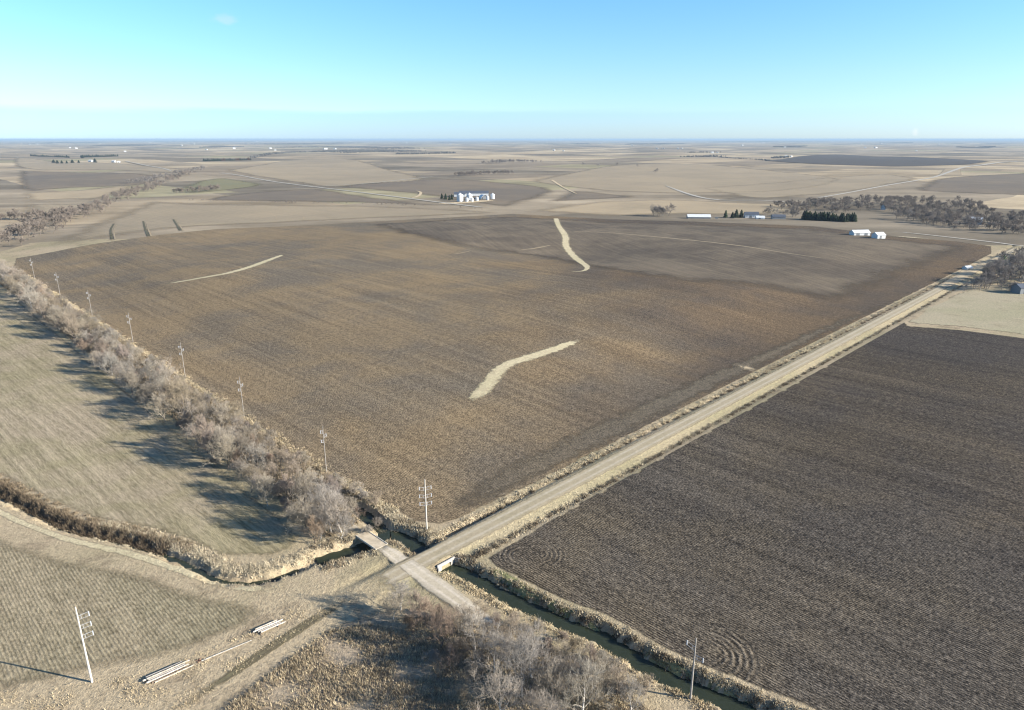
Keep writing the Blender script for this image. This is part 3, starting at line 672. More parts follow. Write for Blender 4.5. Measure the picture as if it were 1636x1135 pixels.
tag(p2, 'corner transmission pole with three pairs of arms above the creek bend', 'pole', 'transmission poles'); stand(p2, P(682, 847), R(15))
p3 = line_pole(15.6, [(13.4, (1,)), (11.6, (-1,))], False)
tag(p3, 'slim grey pole standing on the ditch bank beside the dark field', 'pole', 'transmission poles'); stand(p3, P(1103, 1117), R(130))
LP = line_pole(18.0, [(16.2, (1,)), (14.4, (-1,)), (12.6, (1,))], False, .6, .5)
for i, (s, d) in enumerate([(13.6, 68.7), (16.6, 140.8), (19.3, 212), (22.3, 297.6), (25.0, 386), (27.6, 476), (30.2, 566)]):
    o = LP if i == 0 else copy_tree(LP)
    tag(o, 'pale transmission pole in the row between tree line and tilled field', 'pole', 'poles in the row along the tree line'); stand(o, W(s, d), LINE + R(90) + random.uniform(-.1, .1))
    o.rotation_euler.x = random.uniform(-.012, .012)

# poles lying on the ground, and the timbers under them
def log(a, b, r0, r1, z, m, label, name='lying_pole', group='poles lying beside the farm track'):
    a = np.array(a); b = np.array(b); c = (a + b) / 2; d = b - a; L = np.hypot(*d); zg = h1(*c)
    bm = MB(); n = 5
    for i in range(n):
        t0, t1 = i / n, (i + 1) / n; rr0 = r0 + (r1 - r0) * t0; rr1 = r0 + (r1 - r0) * t1
        wob = lambda t: .03 * math.sin(t * 5 + L)
        bm.tube((-L / 2 + L * t0, wob(t0), 0), (-L / 2 + L * t1, wob(t1), 0), rr0, rr1, 10, caps=i in (0, n - 1))
    o = bm.build(name, m, None); o.location = (c[0], c[1], zg + z + max(r0, r1)); o.rotation_euler = (0, 0, math.atan2(d[1], d[0]))
    tag(o, label, 'pole', group); return o
def pile(pa, pb, cols, label, zs, tl):
    A = P(*pa); B = P(*pb); d = (B - A) / np.linalg.norm(B - A); nrm = np.array([-d[1], d[0]])
    for off, sh0, sh1, r, m, z in cols:
        log(A + nrm * off + d * sh0, B + nrm * off + d * sh1, r, r * .75, z, M[m], label)
    for t in (.12, .8):
        c = A + (B - A) * t; zg = h1(*c); o = MB().box((0, 0, 0), (.28, 2.9, .24)).box((0, 0, .13), (.2, 2.5, .03)).build('support_timber', M['timber'], None)
        o.location = (c[0], c[1], zg + .1); o.rotation_euler.z = math.atan2(d[1], d[0]); tag(o, tl, 'timber', 'timbers under the lying poles')
pile((233, 1090), (300, 1060), [(-.9, 0, 0, .2, 'peeled', .22), (-.3, .5, -.6, .21, 'pole_grey', .22), (.3, -.5, .5, .2, 'peeled', .22), (.95, .3, -.9, .2, 'pole_grey', .22),
     (0, .3, .1, .19, 'peeled', .5), (-1.7, 1.5, .9, .15, 'peeled', .05), (-1.35, 1.0, -.4, .13, 'timber', .05)], 'peeled pale pole in the long pile by the farm track', 0, 'old timber under the long pole pile')
pile((409, 1012), (450, 994), [(-.95, .9, .7, .2, 'peeled', .22), (-.35, .4, -.3, .2, 'pole_grey', .22), (.3, -.5, .4, .2, 'peeled', .22), (.95, .2, -.7, .2, 'peeled', .22)],
     'peeled pale pole in the short pile near the big tree shadow', 0, 'old timber under the short pole pile')
log(P(322, 1057), P(402, 1024), .13, .08, .03, M['peeled'], 'single slim pole lying between the two pole piles')
o = MB(); o.tube((-.8, 0, .1), (.8, .1, .1), .09, n=6); o.tube((0, -.7, .1), (.1, .7, .22), .08, n=6); o.tube((-.5, .4, .12), (.6, -.5, .3), .07, n=6)
o = o.build('rusty_frame', M['rust'], None); tag(o, 'rusty bent frame lying at the end of the slim pole', 'scrap'); stand(o, P(318, 1056))

# ------------------------------------------------------------------ bare trees
def segs_mesh(name, S, m, nmax=6):
    """S: list of (p0, p1, r0, r1) -> open tubes"""
    S0 = np.array([(*a, *b, r0, r1) for a, b, r0, r1 in S], float)
    V = []; F = []; base = 0
    for lo, hi, n in ((0.07, 99, nmax), (0.0, 0.07, 3)):
        k = S0[(S0[:, 6] >= lo) & (S0[:, 6] < hi)]
        if not len(k): continue
        a, b = k[:, :3], k[:, 3:6]; d = b - a; d /= np.linalg.norm(d, axis=1)[:, None] + 1e-9
        ref = np.where(np.abs(d[:, 2:3]) > .9, np.array([[1., 0, 0]]), np.array([[0, 0, 1.]]))
        u = np.cross(d, ref); u /= np.linalg.norm(u, axis=1)[:, None]; w = np.cross(d, u)
        t = np.arange(n) * 2 * math.pi / n
        circ = u[:, None] * np.cos(t)[None, :, None] + w[:, None] * np.sin(t)[None, :, None]
        v = np.concatenate([a[:, None] + circ * k[:, 6, None, None], b[:, None] + circ * k[:, 7, None, None]], 1)
        i = np.arange(n); q = np.stack([i, (i + 1) % n, n + (i + 1) % n, n + i], -1)
        F.append((q[None] + (np.arange(len(k)) * 2 * n)[:, None, None] + base).reshape(-1, 4)); V.append(v.reshape(-1, 3)); base += len(k) * 2 * n
    return mesh_np(name, np.vstack(V), np.vstack(F), m)
def grow_tree(seed, H, kids=(5, 5, 5, 5), stems=1, spread=0.6, up=0.25, tw=0.022, base=0.25):
    r = random.Random(seed); trunk = []; crown = []
    def rv(): return Vector((r.gauss(0, 1), r.gauss(0, 1), r.gauss(0, 1)))
    def limb(p, d, L, rad, lv, out):
        n = 3 if lv < 2 else 2; q = p.copy(); pts = [q.copy()]; dd = d.copy()
        for i in range(n):
            dd = (dd + rv() * .16 + Vector((0, 0, up * .35))).normalized(); q2 = q + dd * (L / n)
            ra = rad * (1 - .55 * i / n); rb = rad * (1 - .55 * (i + 1) / n)
            out.append((tuple(q), tuple(q2), ra, rb)); q = q2; pts.append(q.copy())
        if lv >= len(kids): return
        for c in range(kids[lv]):
            t = r.uniform(.3, 1.0) if c else 1.0; x = t * n; i = min(int(x), n - 1); pp = pts[i].lerp(pts[i + 1], x - i)
            sd = rv(); sd = (sd - dd * sd.dot(dd)).normalized()
            nd = (dd * (1 - spread * r.uniform(.6, 1.3) * .7) + sd * spread * r.uniform(.7, 1.3) + Vector((0, 0, up * .5))).normalized()
            limb(pp, nd, L * r.uniform(.5, .74), max(tw * .6, rad * (1 - .55 * t) * r.uniform(.5, .7)), lv + 1, crown)
    for s in range(stems):
        lean = Vector((r.gauss(0, .10), r.gauss(0, .10), 1)) if stems == 1 else Vector((r.gauss(0, .38), r.gauss(0, .38), 1))
        lean.normalize(); Hs = H * (1 if stems == 1 else r.uniform(.7, 1.05)); r0 = .021 * Hs / (1 if stems == 1 else 1.5)
        p = Vector((0, 0, -.15)) if stems == 1 else Vector((0, 0, -.15)); q = p; n = 5; nodes = [p]
        for i in range(n):
            lean = (lean + rv() * .06).normalized(); q2 = q + lean * (Hs * .62 / n)
            trunk.append((tuple(q), tuple(q2), r0 * (1 - .75 * i / n), r0 * (1 - .75 * (i + 1) / n))); q = q2; nodes.append(q)
        k0 = kids[0] + (3 if stems == 1 else 0)
        for c in range(k0):
            t = base + (1 - base) * (c + r.random()) / k0; x = min(t, .999) * n; i = int(x); pp = nodes[i].lerp(nodes[i + 1], x - i)
            a = c * 2.4 + r.uniform(-.5, .5); e = .35 + .75 * t + r.uniform(-.1, .2)
            nd = Vector((math.cos(a) * math.cos(e), math.sin(a) * math.cos(e), math.sin(e)))
            limb(pp, nd, Hs * (.46 - .16 * t) * r.uniform(.85, 1.15), r0 * (1 - .7 * t) * .6, 1, crown)
        limb(nodes[-1], lean, Hs * .3, r0 * .3, 1, crown)
    return trunk, crown
def tree_proto(seed, H, tm, bm, **kw):
    t, c = grow_tree(seed, H, **kw); o = empty('bare_tree', (0, 0, -1000))
    a = link('trunk', segs_mesh('trunk', t, M[bm], 7), o); b = link('crown', segs_mesh('crown', c, M[tm]), o)
    return o
protos = {
    'big1': tree_proto(1, 13.0, 'twig_grey', 'bark_pale', kids=(5, 6, 6, 6), spread=.62, tw=.034),
    'big2': tree_proto(2, 11.5, 'twig', 'bark', kids=(5, 6, 6, 6), spread=.66, tw=.034),
    'big3': tree_proto(3, 12.0, 'twig_red', 'bark', kids=(5, 6, 6, 6), spread=.55, up=.4, tw=.032),
    'mid1': tree_proto(4, 9.0, 'twig', 'bark', kids=(6, 6, 5, 6), spread=.58, up=.38, tw=.034, base=.12),
    'mid2': tree_proto(5, 8.5, 'twig_grey', 'bark_pale', kids=(6, 6, 5, 6), spread=.56, up=.4, tw=.034, base=.1),
    'mid3': tree_proto(6, 8.0, 'twig_red', 'bark', kids=(6, 6, 5, 6), spread=.5, up=.45, tw=.034, base=.12),
    'mid4': tree_proto(16, 9.0, 'twig', 'bark', kids=(6, 6, 5, 6), spread=.62, up=.3, tw=.034, base=.15),
    'shrub1': tree_proto(7, 4.6, 'twig', 'bark', kids=(3, 5, 6, 6), stems=5, spread=.7, tw=.028, base=.1),
    'shrub2': tree_proto(8, 3.8, 'twig_red', 'bark', kids=(3, 5, 6, 6), stems=5, spread=.7, tw=.028, base=.1),
    'shrub3': tree_proto(9, 4.2, 'twig_grey', 'bark', kids=(3, 5, 6, 6), stems=5, spread=.75, tw=.028, base=.1),
}
for k_ in protos:
    if k_.startswith('shrub'): protos[k_].name = 'bare_shrub'
used = set()
def plant(kind, xy, sc, label, group, cat='tree', tilt=.06):
    pr = protos[kind]; o = pr if kind not in used else copy_tree(pr); used.add(kind)
    stand(o, xy, random.uniform(0, 6.28), .05); o.rotation_euler.x = random.gauss(0, tilt); o.rotation_euler.y = random.gauss(0, tilt)
    s = sc * random.uniform(.9, 1.1); o.scale = (s * random.uniform(.92, 1.1), s * random.uniform(.92, 1.1), s)
    tag(o, label, cat, group); return o
WHAT = {'1': 'brown', '2': 'pale grey', '3': 'reddish'}
TONE = {'big1': 'pale grey', 'big2': 'brown', 'big3': 'reddish brown', 'mid1': 'brown', 'mid2': 'pale grey', 'mid3': 'reddish brown', 'mid4': 'bushy brown', 'shrub1': 'brown', 'shrub2': 'reddish brown', 'shrub3': 'grey'}
# tree row beside the pole line
placed = []
def free(xy, dmin):
    for q in placed:
        if (q[0] - xy[0]) ** 2 + (q[1] - xy[1]) ** 2 < dmin * dmin: return False
    placed.append(xy); return True
CRK = np.vstack([CREEK_POOL, CREEK_DITCH, CREEK_BACK])
def in_creek(xy, m=3.2): return np.min(np.hypot(CRK[:, 0] - xy[0], CRK[:, 1] - xy[1])) < m
def clear_creek(Q, m): return Q[np.minimum(np.minimum(dist_line(Q[:, 0], Q[:, 1], CREEK_POOL), dist_line(Q[:, 0], Q[:, 1], CREEK_DITCH)), dist_line(Q[:, 0], Q[:, 1], CREEK_BACK)) > m]
cnt = [0, 0]
for tries in range(9000):
    d = random.uniform(29, 640); t = random.random()
    so = np.interp(d, [30, 90, 135, 216, 355, 484, 640], [-14, -14.5, -11.5, -8.5, -2, 2.5, 6]); si = 11.0 + .024 * d
    s = si + (so - si) * t; xy = tuple(W(s, d))
    if abs(s + .9) < 2.6 and d < 40: continue
    if in_creek(xy, 3.6): continue
    if t < .22 or random.random() < .3:
        kind, sc = random.choice(['shrub1', 'shrub2', 'shrub3', 'shrub1']), random.uniform(.8, 1.25)
        if cnt[1] >= 120 or not free(xy, 3.4): continue
        cnt[1] += 1
    else:
        kind = random.choice(['mid1', 'mid2', 'mid3', 'mid4', 'mid1', 'mid4', 'big1', 'big2']); sc = random.choice([random.uniform(.5, .9), random.uniform(.7, 1.15), random.uniform(.95, 1.45)]) * (.72 if kind.startswith('big') else 1) * (.86 + .36 * t)
        if cnt[0] >= 215 or not free(xy, 4.7): continue
        cnt[0] += 1
    spot = 'near the bridge' if d < 75 else ('midway along the tilled field' if d < 330 else 'toward its far end')
    plant(kind, xy, sc, f"bare {TONE[kind]} {'shrub' if 'shrub' in kind else 'tree'} in the pole line tree row, {spot}", 'trees in the row along the pole line', 'shrub' if 'shrub' in kind else 'tree')
print('row trees', cnt)
# wood under the camera, along the creek channel
for px, py, kind, sc in [(640, 975, 'big1', .62), (628, 990, 'mid2', .7), (670, 990, 'mid3', .75), (690, 1010, 'mid3', .9), (705, 1035, 'big3', .8), (735, 1010, 'mid1', .7), (762, 1000, 'mid1', .65),
                         (760, 1040, 'mid2', .8), (790, 1020, 'mid3', .72), (815, 1050, 'big2', .68), (790, 1075, 'big1', .78), (845, 1035, 'mid2', .62), (850, 1085, 'big1', .9),
                         (835, 1115, 'big1', .85), (890, 1065, 'mid1', .75), (905, 1110, 'big2', .72), (880, 1130, 'mid2', 1.0), (940, 1085, 'mid3', .75), (950, 1125, 'mid1', .85),
                         (985, 1110, 'mid1', .7), (720, 1075, 'mid3', .7), (755, 1100, 'mid1', .6), (1010, 1140, 'mid2', .8), (930, 1150, 'big1', .8), (800, 1150, 'big1', .8), (860, 1165, 'big2', .8),
                         (655, 1005, 'shrub2', .9), (700, 990, 'shrub2', .9), (730, 1050, 'shrub1', .9), (770, 1065, 'shrub3', .9), (870, 1045, 'shrub2', 1.0), (915, 1050, 'shrub1', 1.0), (960, 1060, 'shrub3', .8),
                         (1030, 1110, 'shrub1', .8), (690, 1060, 'shrub3', .8), (740, 1125, 'shrub1', .8), (900, 1025, 'shrub2', .7), (860, 1010, 'shrub3', .7), (820, 1000, 'shrub1', .6), (975, 1080, 'shrub1', .9)]:
    xy = P(px, min(py, 1190)); 
    if in_creek(xy, 3.0): xy = xy - N1 * 0 + np.array([-3.0, -2.0])
    plant(kind, tuple(xy), sc * 1.12, f"bare {TONE[kind]} {'shrub' if 'shrub' in kind else 'tree'} in the creek-side thicket beyond the lane end", 'creek-side thicket', 'shrub' if 'shrub' in kind else 'tree')
for px, py, kind, sc, lab in [(512, 862, 'mid2', .95, 'bare pale grey tree overhanging the end of the creek pool'), (545, 862, 'mid2', .85, 'bare pale grey tree at the bridge end of the row'),
                              (530, 852, 'big1', .72, 'taller bare tree behind the creek pool'), (490, 850, 'mid1', .95, 'bushy bare brown tree beside the creek pool'), (588, 852, 'shrub3', .7, 'grey shrub on the bank behind the bridge'),
                              (603, 842, 'shrub1', .7, 'brown shrub leaning over the backwater')]:
    plant(kind, tuple(P(px, py)), sc, lab, 'trees by the bridge', 'tree')

# ------------------------------------------------------------------ far trees: one small mesh each
far_p = {}
def far_proto(i, H, kids, m, rt, seed):
    t, c = grow_tree(seed, H, kids=kids, spread=.65, tw=.10)
    far_p[i] = segs_mesh('bare_tree', t + [(a_, b_, max(r0, rt), max(r1, rt * .7)) for a_, b_, r0, r1 in c], M[m], 4)
far_proto(0, 11, (4, 5, 5), 'twig_far', .085, 50); far_proto(1, 13, (4, 5, 5), 'twig_far', .085, 51); far_proto(2, 9, (4, 5, 5), 'twig_grey', .085, 52); far_proto(3, 10, (4, 5, 5), 'twig', .085, 53)
far_proto('a', 11, (3, 5, 3), 'twig_far', .15, 60); far_proto('b', 9, (3, 5, 3), 'twig_far', .15, 61); far_proto('c', 10, (3, 5, 3), 'twig_far', .15, 62)
def far_tree(i, xy, sc, label, group):
    o = link('bare_tree', far_p[i]); stand(o, xy, random.uniform(0, 6.28), .1); s = sc * random.uniform(.8, 1.2); o.scale = (s * random.uniform(1, 1.25), s * random.uniform(1, 1.25), s)
    tag(o, label, 'tree', group); return o
def line_pts(pts, n, wid):
    L = smooth_line(PL(pts), 10.0); i = rng.integers(0, len(L) - 1, n)
    return L[i] + (L[i + 1] - L[i]) * rng.random(n)[:, None] + rng.normal(0, wid, (n, 2))
def area_pts(poly, n):
    poly = PL(poly); lo, hi = poly.min(0), poly.max(0); out = []
    while len(out) < n:
        q = rng.uniform(lo, hi, (n * 2, 2)); out += list(q[inside(q[:, 0], q[:, 1], poly)])
    return np.array(out[:n])
def single(Q, sc, kinds, label, group):
    for q in Q: far_tree(random.choice(kinds), tuple(q), sc * random.uniform(.75, 1.2), label, group)
GEO = {}
def mass(name, Q, sc, m, label):
    """a belt or wood too far off to tell the trees apart: one object"""
    V = []; F = []; base = 0; z = h(Q[:, 0], Q[:, 1])
    for k_ in 'abc':
        me = far_p[k_]
        if k_ not in GEO:
            v = np.empty(len(me.vertices) * 3, np.float32); me.vertices.foreach_get('co', v); f = np.empty(len(me.loops), np.int32); me.loops.foreach_get('vertex_index', f); GEO[k_] = (v.reshape(-1, 3), f.reshape(-1, 4))
    for q, zz in zip(Q, z):
        v, f = GEO[random.choice('abc')]; a = random.uniform(0, 6.28); s = sc * random.uniform(.65, 1.25); ca, sa = math.cos(a) * s * 1.15, math.sin(a) * s * 1.15
        V.append(np.column_stack([v[:, 0] * ca - v[:, 1] * sa + q[0], v[:, 0] * sa + v[:, 1] * ca + q[1], v[:, 2] * s + zz])); F.append(f + base); base += len(v)
    o = link(name, mesh_np(name, np.vstack(V), np.vstack(F), M[m])); tag(o, label, 'wood', kind='stuff')
BELT = [(-40, 402), (20, 384), (60, 368), (100, 353), (145, 338), (190, 320), (235, 304), (275, 288), (302, 277)]
mass('tree_belt', np.vstack([line_pts(BELT, 170, 11), line_pts(BELT[:5], 70, 16), line_pts([(-10, 352), (40, 351), (95, 351)], 36, 8)]), 1.2, 'twig_mid', 'bare grey creek belt winding beyond the tan hill')
mass('tree_belt', line_pts([(205, 295), (250, 286), (300, 276), (330, 270)], 60, 12), 1.1, 'twig_far', 'darker belt of bare trees where the creek meets the far lane')
mass('tree_belt', line_pts([(285, 309), (320, 307), (348, 304)], 36, 7), 1.1, 'twig_mid', 'short bare tree belt beside the green hay field')
mass('hedge_scrub', line_pts([(300, 321), (380, 323), (470, 325), (560, 326), (660, 329), (720, 332), (790, 337)], 46, 2), .35, 'twig_wood', 'dotted scrub line along the far side of the tan hill')
mass('tree_rows', line_pts([(735, 282), (770, 279), (817, 278)], 90, 18), 1.1, 'twig_mid', 'planted rows of bare trees above the grain bins')
mass('small_wood', line_pts([(780, 262), (820, 259), (858, 260)], 110, 26), 1.25, 'twig_far', 'small dark wood beyond the planted rows')
mass('open_woods', np.vstack([area_pts([(1235, 336), (1320, 328), (1440, 322), (1560, 333), (1590, 346), (1500, 350), (1400, 338), (1300, 345)], 190), area_pts([(1440, 345), (1560, 349), (1700, 340), (1700, 380), (1600, 376), (1520, 368), (1470, 360)], 190),
                               line_pts([(1240, 333), (1330, 326), (1440, 321), (1560, 330)], 90, 12)]), 1.0, 'twig_wood', 'open woods of bare trees behind the white sheds')
single(line_pts([(1042, 345), (1055, 346), (1072, 346)], 8, 3), 1.2, (1, 0), 'spreading bare tree beside the long pale roofed shed', 'trees by the long shed')
single(line_pts([(1215, 345), (1240, 344), (1278, 347)], 12, 6), 1.0, (0, 1, 2), 'bare tree among the farm houses behind the tilled field', 'trees among the farm houses')
mass('farmyard_trees', area_pts([(1560, 446), (1590, 425), (1640, 405), (1720, 405), (1720, 472), (1640, 462), (1580, 460)], 80), .95, 'twig_wood', 'tangle of bare trees behind the roadside farmyard')
single(area_pts([(1570, 443), (1600, 426), (1640, 415), (1700, 425), (1700, 470), (1620, 464), (1560, 464)], 46), 1.1, (0, 1, 2), 'bare tree around the farmyard at the road end', 'trees around the roadside farmyard')
single(line_pts([(1545, 462), (1590, 464), (1660, 466)], 10, 3), .75, (0, 2), 'low bare tree on the pasture border', 'trees on the pasture border')
single(line_pts([(1400, 346), (1480, 356), (1560, 368), (1640, 380)], 16, 7), 1.05, (0, 1), 'bare tree spaced along the paved road before the woods', 'trees along the paved road')
for x_, y_ in [(1046, 277), (1049, 276), (1018, 268), (985, 266), (932, 265), (955, 267)]: far_tree(0, tuple(P(x_, y_)), 1.3, 'lone tree standing out on the broad tan rise', 'lone trees on the tan rise')
# evergreens
def conifer_mesh(seed, H, Rr, m, n=420):
    r = random.Random(seed); V = []; F = []
    for i in range(n):
        t = (i + r.random()) / n; z = H * (.06 + .94 * t); rad = Rr * (1 - t) ** .65 * r.uniform(.6, 1.2) + .12; a = r.uniform(0, 6.28); w = .32 * (1 - t) * Rr / 2 + .12
        c, s_ = math.cos(a), math.sin(a); b = len(V)
        V += [(c * rad * .15, s_ * rad * .15, z + .25), (c * rad - s_ * w, s_ * rad + c * w, z - .3), (c * rad * 1.12, s_ * rad * 1.12, z - .55), (c * rad + s_ * w, s_ * rad - c * w, z - .3)]
        F += [(b, b + 1, b + 2, b + 3)]
    return mesh_np('foliage', np.array(V), np.array(F), m)
con = {'dark': (conifer_mesh(1, 10, 2.6, M['conifer']), 10), 'green': (conifer_mesh(2, 10, 3.2, M['conifer_green']), 10), 'brown': (conifer_mesh(3, 8, 2.6, M['conifer_brown']), 8)}
con_trunk = segs_mesh('trunk', [((0, 0, -.3), (0, 0, 8.0), .2, .04)], M['bark'], 6)
def conifer(kind, xy, H, label, group=None):
    me, h0 = con[kind]; o = empty('conifer', (0, 0, 0)); link('trunk', con_trunk, o); link('crown', me, o); stand(o, xy, random.uniform(0, 6), .1)
    s = H / h0; wd = 1.7 if np.hypot(*xy) > 2500 else 1.1; o.scale = (s * wd * random.uniform(.8, 1.2), s * wd * random.uniform(.8, 1.2), s); tag(o, label, 'tree', group)
for x in np.linspace(1284, 1366, 30): conifer('dark', tuple(P(x, 351 + (x - 1284) * .05 + random.uniform(-1, 1))), random.uniform(8, 14), 'dark conifer in the windbreak behind the white sheds', 'conifer windbreak behind the white sheds')
for x, y, H in [(1159, 348, 12), (1176, 348, 13), (1184, 348, 12.5), (1170, 349, 10)]: conifer('dark', tuple(P(x, y)), H, 'dark conifer clump between the long shed and the white house', 'conifers by the white house')
for x, y, H in [(706, 318, 11), (712, 319, 12), (718, 320, 10), (722, 319, 11)]: conifer('dark', tuple(P(x, y)), H, 'dark conifer beside the grain bins', 'conifers beside the bins')
conifer('green', tuple(P(1601, 428)), 12, 'bright green conifer at the roadside farmyard'); conifer('brown', tuple(P(1578, 434)), 8, 'rusty brown conifer at the roadside farmyard')
for x, y, H in [(86, 261, 20), (92, 262, 20), (99, 262, 18), (107, 262, 17), (116, 261, 20), (126, 261, 17), (132, 253, 20), (152, 260, 22)]: conifer('dark', tuple(P(x, y)), H, 'dark conifer sheltering the far farm houses', 'conifers at the far farm')
for x in np.linspace(50, 110, 20): conifer('dark', tuple(P(x, 250 + (x - 50) * .04)), random.uniform(12, 20), 'dark conifer in the windbreak behind the far farm', 'windbreak behind the far farm')
for x in np.linspace(130, 188, 20): conifer('dark', tuple(P(x, 252 - (x - 130) * .03)), random.uniform(12, 20), 'dark conifer in the second windbreak of the far farm', 'second windbreak of the far farm')
for x in np.linspace(326, 400, 24): conifer('dark' if x < 350 else random.choice(['dark', 'brown']), tuple(P(x, 258 - (x - 326) * .02)), random.uniform(12, 18), 'dark conifer in the shelter belt above the green hay field', 'shelter belt above the hay field')

# ------------------------------------------------------------------ buildings
def shed(px, py, L, Wd, H, rz, wall, roof, label, cat='building', name='shed', rh=None, doors=1, wins=0, xy=None, group=None):
    xy = P(px, py) if xy is None else xy; o = empty(name, (0, 0, 0)); stand(o, xy, rz, .3); rh = Wd * .28 if rh is None else rh; tag(o, label, cat, group)
    b = MB(); x, y = L / 2, Wd / 2
    b.add([(-x, -y, 0), (x, -y, 0), (x, y, 0), (-x, y, 0), (-x, -y, H), (x, -y, H), (x, y, H), (-x, y, H), (-x, 0, H + rh), (x, 0, H + rh)],
          [(0, 1, 5, 4), (2, 3, 7, 6), (1, 2, 6, 9, 5), (3, 0, 4, 8, 7), (0, 3, 2, 1)])
    b.build('wall', M[wall], o)
    r_ = MB(); e = .5; sl = rh / y
    for s in (-1, 1):
        y1 = s * (y + e); z1 = H - e * sl
        r_.add([(-x - e, y1, z1), (x + e, y1, z1), (x + e, 0, H + rh), (-x - e, 0, H + rh), (-x - e, y1, z1 + .2), (x + e, y1, z1 + .2), (x + e, 0, H + rh + .2), (-x - e, 0, H + rh + .2)],
               [(0, 1, 2, 3), (4, 7, 6, 5), (0, 4, 5, 1), (1, 5, 6, 2), (3, 2, 6, 7), (0, 3, 7, 4)])
    r_.build('roof', M[roof], o)
    for i in range(doors): MB().box((x * (-.5 + i) if doors > 1 else -x * .2, -y - .05, min(H * .42, 2)), (min(4.2, L * .25), .12, min(H * .84, 4))).build('door', M['door'], o)
    if Wd > 7: MB().box((x + .05, 0, H * .4), (.12, Wd * .4, H * .8)).build('door', M['door'], o)
    for i in range(wins): MB().box((-x + L * (i + .5) / wins, -y - .05, H * .6), (1.3, .12, 1.3)).build('window', M['door'], o)
    return o
def grain_bin(px, py, r, H, label, group='grain bins by the far lane'):
    o = empty('grain_bin', (0, 0, 0)); stand(o, P(px, py), random.uniform(0, 6), .2); tag(o, label, 'grain bin', group)
    prof = []; n = int(H / .9)
    for i in range(n): prof += [(r, H * i / n), (r - .07, H * (i + .5) / n)]
    MB().lathe((0, 0, 0), prof + [(r, H)], 24).build('wall', M['galv'], o)
    rf = MB().lathe((0, 0, H), [(r + .2, -.1), (r * .55, r * .27), (r * .12, r * .5), (r * .12, r * .5 + .5), (.05, r * .5 + .9)], 24).build('roof', M['white'], o)
    MB().box((r + .06, 0, 1.3), (.18, 1.1, 2.0)).build('door', M['door'], o)
SUNW = R(-14)
grain_bin(735, 322, 6.2, 12.5, 'tallest grain bin beside the conifers', 'grain bins by the far lane')
grain_bin(750, 320, 5.6, 11.0, 'broad grain bin behind the row of small bins')
for x, y, lab in [(746, 323, 'small grain bin next to the tallest bin'), (754, 322.5, 'small grain bin in the middle of the row'), (762, 321.5, 'small grain bin before the hoop barn'), (779, 320, 'small grain bin beside the hoop barn')]:
    grain_bin(x, y, 3.0, 7.0, lab)
grain_bin(787, 318, 4.2, 9.0, 'outermost grain bin at the end of the bin row')
shed(757, 313, 62, 16, 6, R(3), 'white', 'roof_dark', 'long dark roofed barn behind the grain bins', name='barn')
shed(735, 314.5, 24, 14, 6, R(0), 'white', 'roof_dark', 'dark roofed barn behind the tallest bin', name='barn')
def hoop(px, py, r, L, rz, label):
    o = empty('hoop_barn', (0, 0, 0)); stand(o, P(px, py), rz, .2); tag(o, label, 'building'); n = 14; v = []; f = []
    for j, x in enumerate((-L / 2, L / 2)):
        for i in range(n + 1): a = math.pi * i / n; v.append((x, -r * math.cos(a), r * 1.05 * math.sin(a)))
    f = [(i, i + 1, n + 2 + i, n + 1 + i) for i in range(n)]
    MB().add(v, f).build('cover', M['white'], o)
    e = MB(); e.add([v[i] for i in range(n + 1)], [tuple(range(n + 1))]); e.build('end_wall', M['white'], o)
    ar = MB()
    for i in range(n): a0 = v[n + 1 + i]; a1 = v[n + 2 + i]; ar.tube(a0, a1, .35, n=6)
    ar.build('front_arch', M['white'], o); MB().box((L / 2 - .8, 0, r * .4), (.2, r * 1.3, r * .8)).build('door', M['door'], o)
hoop(773, 318, 8.0, 24, R(-75), 'white hoop barn with an arched front among the bins')
shed(1373, 376, 21, 10, 3.8, R(8), 'white', 'roof_pale', 'long white metal shed standing at the edge of the tilled field', doors=2)
shed(1403, 381, 11, 10, 4.6, R(14), 'white', 'roof_pale', 'square white shed next to the pale grass yard', doors=1)
shed(1116, 349, 34, 12, 2.8, R(-4), 'door', 'roof_pale', 'long low shed with a pale roof behind the tilled field', name='long_shed', doors=3)  # wall takes the dark door colour to imitate the shadow on it
shed(1200, 348, 20, 12, 5.5, R(-6), 'white', 'roof_dark', 'white house with a dark roof beside the conifer clump', 'house', 'farm_house', wins=4)
shed(1243, 350, 19, 10, 4, R(-4), 'door', 'roof_dark', 'grey open-fronted shed near the white house', doors=2)
shed(1214, 350, 12, 8, 2.6, R(-6), 'white', 'roof_pale', 'low white outbuilding next to the white house', name='outbuilding')
shed(1411, 335, 11, 8, 6, R(60), 'blue_wall', 'roof_pale', 'pale blue house among the woods', 'house', 'farm_house', wins=3)
shed(1558, 358, 15, 10, 7, R(-30), 'blue_wall', 'roof_pale', 'blue-white house in the hollow by the paved road', 'house', 'farm_house', wins=3)
shed(1545, 431, 7, 5, 2.4, R(20), 'white', 'roof_pale', 'low white shed in the roadside farmyard', name='small_shed')
shed(1632, 468, 12, 9, 5, R(10), 'door', 'roof_dark', 'dark barn at the border of the pale pasture', name='barn')
for px, py, s, lab in [(145, 259, 1.6, 'white farm house amid the far conifers'), (182, 260, 1.5, 'white shed at the end of the far conifer farm'), (190, 260, 1.1, 'low white shed beside the far conifer farm')]:
    shed(px, py, 13 * s, 8 * s, 5 * s, R(random.uniform(-30, 30)), 'white', 'roof_pale', lab, name='farm_building')
